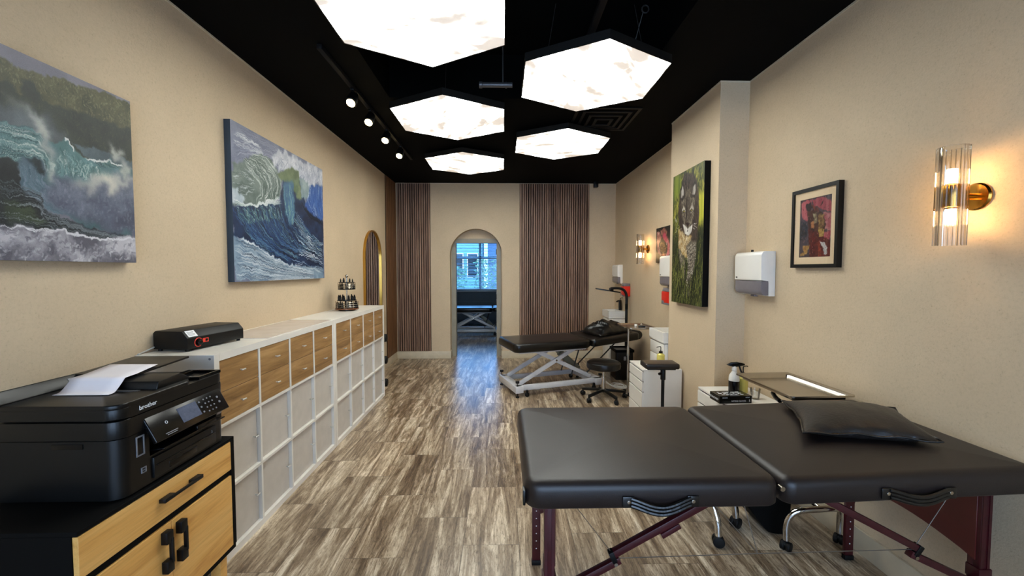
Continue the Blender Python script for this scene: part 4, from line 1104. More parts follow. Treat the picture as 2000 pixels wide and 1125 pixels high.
MB().cyl((0.03, 0, 0.018), (0.075, 0, 0.012), 0.008, 0.006, 14).build('machine_tip', M['steel'], tg, world=False)

# ------------------------------------------------------------------ padded arm rest
ar = thing('arm_rest', 'black padded arm rest on a single pole in front of the white cart', 'arm rest', (1.372, 3.52, 0), R(-3))
MB().pad(-0.145, -0.08, 0.15, 0.10, 0.690, 0.735, 0.02, 0.015, 0.006, 0.004).build('pad', simple('arm_rest_vinyl', (30, 22, 19), 0.36, spec=0.55), ar, angle=70, world=False)
MB().box(-0.12, -0.06, 0.678, 0.12, 0.08, 0.692, 0.003).build('pad_base', M['black_metal'], ar, world=False)
MB().cyl((0.03, 0, 0.05), (0.03, 0, 0.60), 0.014, seg=16).cyl((0.03, 0, 0.58), (0.03, 0, 0.68), 0.022, seg=18, bev=0.003).build('pole', M['black_metal'], ar, world=False)
MB().cyl((0.005, -0.01, 0.635), (-0.012, -0.02, 0.635), 0.012, seg=8, bev=0.002).cyl((0.03, 0, 0.635), (0.0, -0.012, 0.635), 0.005, seg=8).build('clamp_knob', M['black_gloss'], ar, world=False)
for a in (30, 150, 270):
    MB().beam((0.03, 0, 0.05), (0.03 + 0.21 * math.cos(R(a)), 0.21 * math.sin(R(a)), 0.015), 0.024, 0.016, 0.002).build('foot', M['black_metal'], ar, world=False)

# ------------------------------------------------------------------ electric treatment tables
def make_bed(loc, rz, label):
    t = thing('electric_treatment_table', label, 'treatment table', loc, rz)
    W = 0.69; Z0, Z1 = 0.545, 0.652
    MB().pad(0, 0, 1.055, W, Z0, Z1, 0.085, 0.032, 0.02, 0.006).build('leg_pad', M['bed_vinyl'], t, angle=70, world=False)
    m = Matrix.Translation((1.062, 0, Z0 + 0.01)) @ Euler((0, R(-4.5), 0)).to_matrix().to_4x4() @ Matrix.Translation((-1.062, 0, -Z0 - 0.01))
    MB().pad(1.068, 0, 1.80, W, Z0 + 0.008, Z1, 0.06, 0.032, 0.014, 0.006, mat=m).build('back_pad', M['bed_vinyl'], t, angle=70, world=False)
    MB().cyl((1.84, 0.09, 0.655), (1.84, W - 0.09, 0.655), 0.06, seg=24, bev=0.02).beam((1.78, W / 2, 0.62), (1.84, W / 2, 0.64), 0.1, 0.02).build('head_roll', M['bed_vinyl'], t, world=False)
    MB().box(0.10, 0.10, Z0 - 0.03, 1.02, W - 0.10, Z0 + 0.002, 0.003).build('top_frame', M['white_steel'], t, world=False)
    bs = MB(); bs.box(0.04, 0.055, 0.075, 1.22, 0.105, 0.135, 0.003).box(0.04, W - 0.105, 0.075, 1.22, W - 0.055, 0.135, 0.003).box(0.02, 0.02, 0.055, 0.12, W - 0.02, 0.135, 0.003).box(1.13, 0.02, 0.055, 1.23, W - 0.02, 0.135, 0.003)
    bs = bs.build('base', M['white_steel'], t, world=False)
    for (x, y) in ((0.05, 0.045), (0.05, W - 0.045), (1.2, 0.045), (1.2, W - 0.045)):
        MB().cyl((x, y, 0.0), (x, y, 0.012), 0.022, seg=18).cyl((x, y, 0.01), (x, y, 0.18), 0.005, seg=8).cyl((x, y, 0.175), (x, y, 0.20), 0.024, seg=16, bev=0.004).build('levelling_foot', M['black_metal'], bs, world=False)
    for (x, y) in ((0.17, 0.03), (0.17, W - 0.03), (1.10, 0.03), (1.10, W - 0.03)):
        MB().cyl((x, y - 0.012, 0.028), (x, y + 0.012, 0.028), 0.028, seg=20, bev=0.004).box(x - 0.012, y - 0.015, 0.04, x + 0.012, y + 0.015, 0.085, 0.003).build('wheel', M['rubber'], bs, world=False)
    for y in (0.13, W - 0.13):
        MB().beam((0.10, y, 0.14), (0.86, y, 0.53), 0.03, 0.05, 0.003).build('scissor_arm', M['white_steel'], t, world=False)
        y2 = y + (0.034 if y < 0.3 else -0.034)
        MB().beam((1.12, y2, 0.14), (0.34, y2, 0.53), 0.03, 0.05, 0.003).build('scissor_arm', M['white_steel'], t, world=False)
        MB().cyl((0.605, min(y, y2) - 0.022, 0.398), (0.605, max(y, y2) + 0.022, 0.398), 0.012, seg=14).build('pivot', M['steel'], t, world=False)
    MB().cyl((0.69, W / 2, 0.49), (0.78, W / 2, 0.42), 0.018, seg=14).beam((0.76, W / 2, 0.45), (1.04, W / 2, 0.20), 0.07, 0.085, 0.012).build('actuator', M['khaki'], t, world=False)
    for y in (0.2, W - 0.2): MB().cyl((0.98, y, 0.52), (0.86, y, 0.16), 0.009, seg=10).build('strut', M['dark_wire'], t, world=False)
    for y in (0.18, W - 0.18): MB().cyl((1.52, y, 0.56), (1.05, y, 0.16), 0.009, seg=10).build('back_strut', M['dark_wire'], t, world=False)
    return t
BA = R(18.7)
make_bed((0.140, 4.815, 0), BA, 'black electric treatment table on a white scissor base in the middle distance')
make_bed((-1.30, 9.55, 0), R(2), 'black electric treatment table in the rear room seen through the arch')
def bedpt(s_, w_, z): return (0.140 + s_ * math.cos(BA) - w_ * math.sin(BA), 4.815 + s_ * math.sin(BA) + w_ * math.cos(BA), z)
# crumpled black satin cushion on its head end
def crumple(u, v, side, H):
    x = -0.27 + 0.54 * u; y = -0.24 + 0.48 * v
    a, c = abs(2 * u - 1), abs(2 * v - 1)
    h = max(0, 1 - a ** 3) ** 0.7 * max(0, 1 - c ** 3) ** 0.7
    w = mnoise.noise(Vector((u * 3.2, v * 3.2, 1.3))); w2 = 0.5 * abs(mnoise.noise(Vector((u * 6 + w * 2.5, v * 3 + u * 3, 5)))) ** 0.7
    if side > 0: z = H * h * (0.8 + 0.6 * w + 0.7 * w2)
    else: z = -0.001 * h
    z += 0.0787 * x
    k = 1 + 0.08 * mnoise.noise(Vector((u * 6, v * 6, 8)))
    return Vector((x * k, y * k, z))
bc = thing('satin_cushion', 'crumpled black satin cushion on the head end of the treatment table', 'cushion', bedpt(1.46, 0.34, 0.702), BA + R(6))
b = MB(); b.grid(lambda u, v: crumple(u, v, 1, 0.135), 40, 34); b.grid(lambda u, v: crumple(u, v, -1, 0.135), 40, 34)
bmesh.ops.remove_doubles(b.bm, verts=b.bm.verts, dist=0.0005)
b.build('cover', M['satin'], bc, angle=180, world=False)
b = MB(); rim = [crumple(i / 16, 0, 1, 0) for i in range(16)] + [crumple(1, i / 16, 1, 0) for i in range(16)] + [crumple(1 - i / 16, 1, 1, 0) for i in range(16)] + [crumple(0, 1 - i / 16, 1, 0) for i in range(16)]
b.tube(rim, 0.003, 6, 0, True); b.build('piping', M['satin'], bc, world=False)
# hand control and cables resting on the base
hc = thing('hand_control', 'white wired hand control resting on the base of the middle table', 'remote control', bedpt(0.62, 0.30, 0.0), BA)
MB().box(-0.08, -0.025, 0.0, 0.05, 0.025, 0.028, 0.006, 3).build('control_body', M['white_steel'], hc, world=False)
for i in range(2): MB().box(-0.05 + i * 0.045, -0.015, 0.027, -0.02 + i * 0.045, 0.015, 0.030, 0.001).build('button', M['black_gloss'], hc, world=False)
MB().tube([(-0.08, 0, 0.014), (-0.14, 0.01, 0.010), (-0.19, -0.04, 0.006), (-0.25, -0.02, 0.006)], 0.004, 8, 6).build('cord', M['cable_white'], hc, world=False)
for k, (off, lab) in enumerate(((0, 'white cable looping on the floor behind the small round stool'), (0.07, 'second white cable coiling on the floor by the bin'))):
    tag(MB().tube([bedpt(1.28, 0.1 + off, 0.10), bedpt(1.38, -0.02 + off, 0.015), bedpt(1.50, -0.08 + off, 0.006), bedpt(1.58, 0.02 + off, 0.006), bedpt(1.50, 0.12 + off, 0.006), bedpt(1.42, 0.04 + off, 0.006), bedpt(1.55, -0.10 + off, 0.006), bedpt(1.66, -0.05 + off, 0.006)], 0.005, 8, 8).build('floor_cable', M['cable_white']), lab, 'cable')

# ------------------------------------------------------------------ small round stool
rs = thing('round_stool', 'low round black stool with five black casters beside the middle table', 'stool', (1.205, 4.83, 0))
MB().lathe([(0, 0.365), (0.185, 0.365), (0.197, 0.372), (0.203, 0.40), (0.198, 0.435), (0.178, 0.449), (0.12, 0.453), (0, 0.455)], seg=44).build('seat', M['bed_vinyl'], rs, world=False)
MB().cyl((0, 0, 0.10), (0, 0, 0.26), 0.026, seg=20).cyl((0, 0, 0.25), (0, 0, 0.368), 0.014, seg=16).cyl((0, 0, 0.36), (0, 0, 0.366), 0.08, seg=24).build('gas_lift', M['chrome'], rs, world=False)
for k in range(5):
    a = R(-70 + 72 * k); e = Vector((0.262 * math.cos(a), 0.262 * math.sin(a), 0.075))
    MB().beam((0, 0, 0.105), e, 0.036, 0.028, 0.006).build('base_leg', M['black_plastic'], rs, world=False)
    c = MB(); o = Vector((-math.sin(a + 1), math.cos(a + 1), 0))
    for s_ in (-1, 1): c.cyl(Vector((e.x, e.y, 0.026)) + o * 0.004 * s_, Vector((e.x, e.y, 0.026)) + o * 0.024 * s_, 0.026, seg=20, bev=0.005)
    c.cyl((e.x, e.y, 0.03), (e.x, e.y, 0.085), 0.012, seg=12).sphere((e.x, e.y, 0.036), 0.022, seg=12).build('caster', M['rubber'], rs, world=False)

# second instrument stand by the middle table
m2s = thing('instrument_stand', 'slim instrument stand with a small steel tray at the head of the middle table', 'instrument stand', (1.55, 4.86, 0))
MB().cyl((1.52, 4.90, 0.04), (1.52, 4.90, 0.85), 0.011, seg=14).cyl((1.52, 4.90, 0.5), (1.52, 4.90, 0.62), 0.015, seg=14).build('post', M['chrome'], m2s)
tray_mesh(1.61, 4.88, 0.34, 0.44, 0.852, R(4), 0.02, 0.02).build('tray', M['steel'], m2s, angle=50, fix=False)
MB().box(1.46, 4.88, 0.842, 1.76, 4.90, 0.851, 0.002).build('tray_holder', M['steel'], m2s)
MB().tube([(1.52, 4.90, 0.05), (1.60, 4.92, 0.05), (1.70, 4.84, 0.05)], 0.012, 10).build('foot_tube', M['chrome'], m2s)
MB().cyl((1.52, 4.90, 0.03), (1.52, 5.02, 0.03), 0.012, seg=10).build('rear_foot', M['chrome'], m2s)
for x, y in ((1.54, 4.905), (1.70, 4.84), (1.52, 5.02)): MB().cyl((x, y, 0), (x, y, 0.05), 0.018, seg=16, bev=0.003).build('foot', M['rubber'], m2s)
tg = thing('coil_machine', 'black tattoo machine lying on the small steel tray by the middle table', 'tool', (1.66, 4.80, 0.857), R(-20))
MB().cyl((-0.05, 0, 0.012), (0.03, 0, 0.012), 0.012, seg=16, bev=0.003).build('machine_grip', M['black_gloss'], tg, world=False)
MB().cyl((0.03, 0, 0.012), (0.06, 0, 0.010), 0.006, 0.002, 12).build('machine_tip', M['steel'], tg, world=False)
tag(MB().cyl((1.62, 4.93, 0.857), (1.62, 4.93, 0.882), 0.018, seg=20, bev=0.002).build('ink_cup', M['white_plastic']), 'small white cup on the small steel tray by the middle table', 'cup')

# ------------------------------------------------------------------ hand wash units
def make_vanity(loc, label):
    """fronts face -x; W along y; origin near left corner on floor"""
    t = thing('wash_basin_unit', label, 'wash basin', loc, 0); W, D = 0.405, 0.262
    MB().box(0.012, 0.006, 0.0, D, W - 0.006, 0.765, 0.002).build('cabinet', M['white_lam'], t, world=False)
    d = MB().box(-0.004, 0.010, 0.06, 0.012, W - 0.010, 0.62, 0.002).build('door', M['white_lam'], t, world=False)
    MB().cyl((-0.02, 0.06, 0.50), (-0.02, 0.06, 0.58), 0.004, seg=10).cyl((-0.02, 0.06, 0.505), (-0.003, 0.06, 0.505), 0.003, seg=8).cyl((-0.02, 0.06, 0.575), (-0.003, 0.06, 0.575), 0.003, seg=8).build('handle', M['satin_metal'], d, world=False)
    MB().box(-0.004, 0.010, 0.632, 0.012, W - 0.010, 0.758, 0.002).build('top_front', M['white_lam'], t, world=False)
    b = MB(); b.box(-0.012, -0.004, 0.772, D, W + 0.004, 0.80, 0.004).frame((-0.012, -0.004, D, W + 0.004), (0.01, 0.02, D - 0.06, W - 0.02), 0.795, 0.885, 'z').box(D - 0.065, 0.02, 0.79, D - 0.03, W - 0.02, 0.884)
    b.build('basin', M['white_plastic'], t, world=False)
    return t
VZ = 0.0
v1 = make_vanity((1.685, 6.42, 0), 'small white wash basin unit in the far right corner')
v2 = make_vanity((1.685, 4.205, 0), 'small white wash basin unit tucked behind the pillar')
fc = thing('basin_tap', 'tall tapered black tap on the white basin in the far right corner', 'tap', (1.715, 6.62, 0.885))
MB().prism([(-0.032, 0), (0.032, 0), (0.018, 0.13), (0.022, 0.165), (-0.014, 0.165), (-0.014, 0.13)], -0.02, 0.02, 'x', 0.004).build('tap_body', M['black_gloss'], fc, world=False)
MB().tube([(0, 0, 0.14), (-0.03, 0.0, 0.15), (-0.06, 0, 0.135)], 0.012, 10, 4).build('spout', M['black_gloss'], fc, world=False)
MB().tube([(0, 0, 0.16), (0, -0.004, 0.185), (0.01, -0.02, 0.198), (0.07, -0.03, 0.205)], 0.006, 10, 4).build('lever', M['black_gloss'], fc, world=False)
# the tap stands on the basin rim
fc.location = (1.915, 6.63, 0.886); fc.rotation_euler = (0, 0, 0)

# pedal bin
bn = thing('waste_bin', 'black plastic waste bin with a small pale mark behind the stool', 'waste bin', (1.70, 5.78, 0))
MB().pad(-0.125, -0.15, 0.125, 0.15, 0, 0.41, 0.03, 0.01, 0.004, 0.0).build('bin_body', M['black_plastic'], bn, world=False, angle=60)
MB().frame((-0.132, -0.157, 0.132, 0.157), (-0.115, -0.14, 0.115, 0.14), 0.39, 0.425, 'z').build('bin_rim', M['black_matte'], bn, world=False)
b = MB(); b.frame((-0.012, 0.28, 0.018, 0.33), (-0.006, 0.286, 0.012, 0.324), -0.1525, -0.150, 'y').box(-0.004, -0.1525, 0.296, 0.010, -0.150, 0.302).box(-0.004, -0.1525, 0.31, 0.010, -0.150, 0.316); b.build('mark', M['white_print'], bn, world=False)

# floor lamp with a curved neck and flat head
fl = thing('task_lamp', 'black curved neck task lamp with a flat head at the far right', 'floor lamp', (1.865, 6.12, 0))
MB().cyl((1.865, 6.12, 0), (1.865, 6.12, 0.025), 0.07, seg=28, bev=0.004).build('base', M['black_metal'], fl)
MB().tube([(1.865, 6.12, 0.02), (1.865, 6.12, 0.9), (1.865, 6.12, 1.12), (1.85, 6.12, 1.20), (1.80, 6.12, 1.252), (1.72, 6.12, 1.268), (1.62, 6.12, 1.262)], 0.020, 12, 6).build('neck', M['black_metal'], fl)
MB().cyl((1.865, 6.12, 0.95), (1.865, 6.12, 1.03), 0.021, seg=16).build('collar', M['black_matte'], fl)
MB().beam((1.40, 6.14, 1.262), (1.76, 6.10, 1.205), 0.10, 0.018, 0.004).beam((1.60, 6.12, 1.262), (1.66, 6.12, 1.23), 0.03, 0.03, 0.004).build('lamp_head', M['black_gloss'], fl)

# ------------------------------------------------------------------ wall dispensers
def make_dispenser(loc, label, D=0.20, W=0.335, H=0.325, top_key=True):
    """hangs on a wall at local x = 0, body towards -x, W along y, origin at its foot"""
    t = thing('wall_dispenser', label, 'dispenser', loc)
    def body(x0, z0, z1, r, w0=0.0):
        b = MB(); pts = []
        n = 6
        prof = [(0, z0), (-D + r + x0, z0)] + [(-D + x0 + r - r * math.sin(R(90 * k / n)), z0 + r - r * math.cos(R(90 * k / n))) for k in range(1, n + 1)] + [(-D + x0 + r - r * math.cos(R(90 * k / n)), z1 - r + r * math.sin(R(90 * k / n))) for k in range(0, n + 1)] + [(0, z1)]
        return b, prof
    b, p = body(0, 0.115, H, 0.035); p[0] = (0, 0.115); p = [(0, 0.0), (-D * 0.45, 0.0), (-D * 0.45, 0.112), (-D + 0.004, 0.112), (-D, 0.118)] + [(-D + 0.03 - 0.03 * math.cos(R(15 * k)), H - 0.03 + 0.03 * math.sin(R(15 * k))) for k in range(7)] + [(0, H)]
    b.prism(p, 0, W, 'y', 0.010, 3); b.build('cover', M['white_plastic'], t, angle=35, world=False)
    b = MB(); p = [(-D * 0.42, 0.006), (-D + 0.04, 0.004)] + [(-D + 0.042 - 0.038 * math.sin(R(15 * k)), 0.042 - 0.038 * math.cos(R(15 * k))) for k in range(1, 7)] + [(-D + 0.004, 0.109), (-D * 0.42, 0.109)]
    b.prism(p, 0.004, W - 0.004, 'y', 0.008, 3); b.build('window', M['smoke'], t, angle=35, world=False)
    MB().box(-D - 0.001, W * 0.88, 0.128, -D + 0.003, W * 0.94, 0.138, 0.001).build('badge', M['black_gloss'], t, world=False)
    if top_key: MB().cyl((-D * 0.62, W * 0.52, H - 0.002), (-D * 0.62, W * 0.52, H + 0.016), 0.009, seg=14, bev=0.002).build('lock_key', M['black_gloss'], t, world=False)
    MB().box(-D * 0.6, W * 0.42, -0.010, -D * 0.3, W * 0.56, 0.004, 0.002).build('outlet', M['smoke'], t, world=False)
    return t
make_dispenser((XR - 0.001, 2.885, 1.352), 'white paper towel dispenser on the right wall next to the pillar', 0.105)
make_dispenser((XR - 0.001, 4.47, 1.352), 'white paper towel dispenser half hidden behind the pillar', 0.095, 0.345, 0.355, False)
make_dispenser((XR - 0.001, 6.62, 1.318), 'small white dispenser on the right wall above the corner basin', 0.085, 0.34, 0.31, False)
def make_sharps(loc, label, D, W, H):
    t = thing('sharps_container', label, 'sharps container', loc)
    MB().prism([(0, 0), (-D * 0.75, 0), (-D, H * 0.1), (-D, H * 0.75), (-D * 0.9, H * 0.78), (0, H * 0.78)], 0, W, 'y', 0.006, 2).build('container', M['red'], t, world=False)
    MB().prism([(0, H * 0.785), (-D * 0.95, H * 0.785), (-D * 0.8, H), (0, H)], 0.004, W - 0.004, 'y', 0.004).build('lid', M['smoke'], t, world=False)
    MB().box(-D * 1.02, W * 0.2, -0.003, 0, W * 0.8, 0.02, 0.002).box(-D * 1.02, W * 0.75, 0.0, -D * 0.97, W * 0.98, H * 0.22, 0.002).build('bracket', M['smoke'], t, world=False)
    return t
make_sharps((XR - 0.001, 4.50, 1.145), 'red sharps container below the half hidden towel dispenser', 0.085, 0.27, 0.19)
make_sharps((XR - 0.001, 6.22, 1.135), 'red sharps container on the right wall behind the task lamp', 0.10, 0.17, 0.20)

# ------------------------------------------------------------------ wall sconces
def make_sconce(label):
    t = thing('wall_sconce', label, 'wall light', (0, 0, 0), 0, 'fluted glass wall sconces')
    MB().lathe([(0, 0), (0.052, 0), (0.056, 0.004), (0.056, 0.008), (0.050, 0.014), (0, 0.016)], seg=36).xform(Matrix.Translation((-0.001, 0, 0)) @ Euler((0, R(-90), 0)).to_matrix().to_4x4()).build('backplate', M['brass'], t, world=False)
    MB().cyl((-0.012, 0, 0), (-0.075, 0, 0), 0.014, seg=18).build('arm', M['brass'], t, world=False)
    bx = -0.112
    MB().cyl((bx, 0, -0.045), (bx, 0, 0.045), 0.036, seg=32, bev=0.002).build('centre_band', M['brass'], t, world=False)
    b = MB(); bm = b.bm; n = 144
    def rg(r, z, w): return [bm.verts.new((bx + (r + w * abs(math.cos(9 * a))) * math.cos(a), (r + w * abs(math.cos(9 * a))) * math.sin(a), z)) for a in [2 * math.pi * i / n for i in range(n)]]
    ro = [rg(0.0465, -0.20, 0.0042), rg(0.0465, 0.20, 0.0042), rg(0.0435, 0.20, 0.0), rg(0.0435, -0.20, 0.0)]
    for k in range(4):
        A, B = ro[k], ro[(k + 1) % 4]
        for i in range(n): j = (i + 1) % n; bm.faces.new((A[i], A[j], B[j], B[i]))
    b.build('glass_tube', M['glass'], t, angle=60, world=False)
    for s_ in (-1, 1):
        MB().cyl((bx, 0, s_ * 0.050), (bx, 0, s_ * 0.112), 0.017, seg=20, bev=0.004).build('bulb', M['bulb'], t, world=False)
        MB().cyl((bx, 0, s_ * 0.044), (bx, 0, s_ * 0.052), 0.019, seg=20).build('socket', M['brass'], t, world=False)
    return t
sc = make_sconce('large fluted glass and brass wall sconce on the near right wall')
sc.location = (XR - 0.0005, 1.652, 1.842)
sc2 = copy_tree(sc); sc2.location = (XR - 0.0005, 5.46, 1.822); sc2['label'] = 'fluted glass and brass sconce on the far right wall, beyond the pillar'
# ------------------------------------------------------------------ brush marks of the pictures (colours are sRGB, places are fractions of the canvas)
WAVE_BLUE = [
    ('fill',(112,118,142),(134,140,162)),
    ('fam',[(0.015,0.987),(0.252,0.98),(0.577,0.966)],[(0.006,0.73),(0.138,0.804),(0.434,0.916)],120,[(150,154,178),(96,102,128),(170,176,196)],1,0.5),
    ('fam',[(0.013,0.942),(0.105,0.94),(0.236,0.93)],[(0.01,0.854),(0.114,0.855),(0.277,0.867)],46,[(235,238,242),(190,196,212)],1.2,0.7),
    ('poly',[(0.006,0.73),(0.179,0.843),(0.352,0.877),(0.446,0.77),(0.423,0.604),(0.236,0.531),(-0.004,0.472)],(122,136,128),(84,100,94),2,0.01),
    ('fam',[(0.006,0.72),(0.086,0.731),(0.174,0.714)],[(-0.001,0.549),(0.08,0.558),(0.183,0.593)],70,[(205,212,214),(74,90,86),(96,112,104)],1.2,0.6),
    ('fam',[(0.166,0.848),(0.292,0.867),(0.398,0.813),(0.441,0.711),(0.397,0.575)],[(0.075,0.781),(0.149,0.726),(0.214,0.673),(0.225,0.603),(0.18,0.519)],190,[(228,232,228),(150,166,158),(64,82,76),(205,212,206),(90,110,104)],1.3,0.75),
    ('poly',[(0.001,0.587),(0.038,0.577),(0.083,0.5),(-0.004,0.47)],(214,222,226),(180,194,204),2,0.02),
    ('poly',[(0.356,0.887),(0.402,0.941),(0.541,0.98),(0.694,0.983),(0.869,0.999),(1.014,0.993),(1.01,0.86),(0.899,0.872),(0.779,0.681),(0.689,0.84),(0.573,0.865),(0.464,0.827),(0.397,0.796)],(224,226,232),(168,174,190),2,0.03),
    ('fam',[(0.366,0.909),(0.388,0.889),(0.398,0.807)],[(1.004,0.987),(0.996,0.899),(0.988,0.812)],170,[(240,240,244),(176,180,196),(214,216,226),(134,142,164)],1.2,0.7),
    ('poly',[(0.003,0.467),(0.167,0.506),(0.422,0.569),(0.455,0.75),(0.571,0.794),(0.658,0.819),(0.685,0.712),(0.764,0.6),(0.998,0.531),(0.979,-0.004),(0.491,0.114),(-0.001,0.288)],(34,58,96),(20,36,66),1,0.005),
    ('poly',[(0.393,0.787),(0.483,0.84),(0.574,0.878),(0.65,0.872),(0.664,0.82),(0.605,0.693),(0.514,0.752),(0.445,0.74)],(84,100,62),(112,128,88),2,0.008),
    ('fam',[(0.005,0.463),(0.038,0.394),(0.12,0.306),(0.268,0.214),(0.475,0.125)],[(0.448,0.592),(0.47,0.473),(0.537,0.363),(0.669,0.276),(0.864,0.236)],620,[(22,36,64),(44,80,130),(82,124,160),(120,160,168),(30,60,112),(14,22,40),(58,100,150)],1.3,0.8),
    ('fam',[(0.017,0.465),(0.039,0.432),(0.086,0.371)],[(0.422,0.575),(0.429,0.536),(0.451,0.458)],150,[(116,160,150),(72,112,112),(176,204,196),(48,84,92)],1.3,0.75),
    ('fam',[(0.005,0.512),(0.102,0.502),(0.237,0.54),(0.43,0.629)],[(0.004,0.469),(0.101,0.488),(0.236,0.52),(0.449,0.575)],90,[(240,242,242),(214,224,222),(150,176,168)],1.4,0.8),
    ('poly',[(0.458,0.733),(0.57,0.781),(0.593,0.641),(0.589,0.468),(0.538,0.409),(0.475,0.521)],(78,122,138),(56,96,138),4,0.008),
    ('fam',[(0.462,0.729),(0.476,0.569),(0.524,0.416)],[(0.581,0.779),(0.59,0.591),(0.572,0.435)],90,[(130,176,172),(70,124,166),(164,196,176),(56,98,152)],1.3,0.7),
    ('poly',[(0.58,0.794),(0.66,0.819),(0.687,0.661),(0.627,0.648)],(130,144,108),(96,116,84),3,0.006),
    ('poly',[(0.668,0.821),(0.778,0.839),(0.795,0.705),(0.746,0.664),(0.683,0.68)],(160,176,176),(120,144,150),1.5,0.01),
    ('poly',[(0.759,0.677),(0.812,0.808),(1.009,0.846),(0.999,0.544),(0.852,0.546),(0.727,0.613)],(40,82,154),(56,100,172),1.5,0.008),
    ('fam',[(0.799,0.806),(0.766,0.64),(0.864,0.548)],[(1.012,0.904),(1.0,0.731),(0.999,0.542)],110,[(54,100,178),(28,58,116),(116,150,200),(200,212,230)],1.2,0.65),
    ('fam',[(0.672,0.658),(0.775,0.562),(0.998,0.521)],[(0.678,0.621),(0.788,0.531),(0.996,0.49)],50,[(10,16,32),(20,30,54)],1.6,0.8),
    ('fam',[(0.591,0.579),(0.676,0.481),(0.846,0.371),(0.991,0.315)],[(0.538,0.388),(0.67,0.289),(0.841,0.228),(0.961,0.199)],260,[(28,48,80),(120,160,168),(190,208,212),(48,88,140),(16,26,48)],1.3,0.75),
    ('poly',[(-0.001,0.288),(0.158,0.248),(0.297,0.182),(0.491,0.114),(0.983,0.1),(0.978,-0.008),(0.001,0.008)],(158,180,198),(112,138,162),1,0.008),
    ('fam',[(0.001,0.269),(0.157,0.227),(0.374,0.146),(0.835,0.057)],[(0.001,0.019),(0.149,0.012),(0.369,0.004),(0.833,-0.006)],230,[(236,241,246),(96,122,148),(38,54,74),(206,218,228)],1.3,0.7),
    ('fam',[(0.757,0.388),(0.868,0.34),(0.99,0.301)],[(0.491,0.114),(0.746,0.091),(0.98,0.028)],150,[(232,238,242),(30,52,84),(150,174,194),(20,32,54)],1.3,0.75),
    ('fam',[(-0.001,0.288),(0.158,0.248),(0.297,0.184),(0.492,0.118)],[(-0.001,0.28),(0.157,0.24),(0.297,0.176),(0.491,0.107)],10,[(236,240,244)],1.3,0.9)]
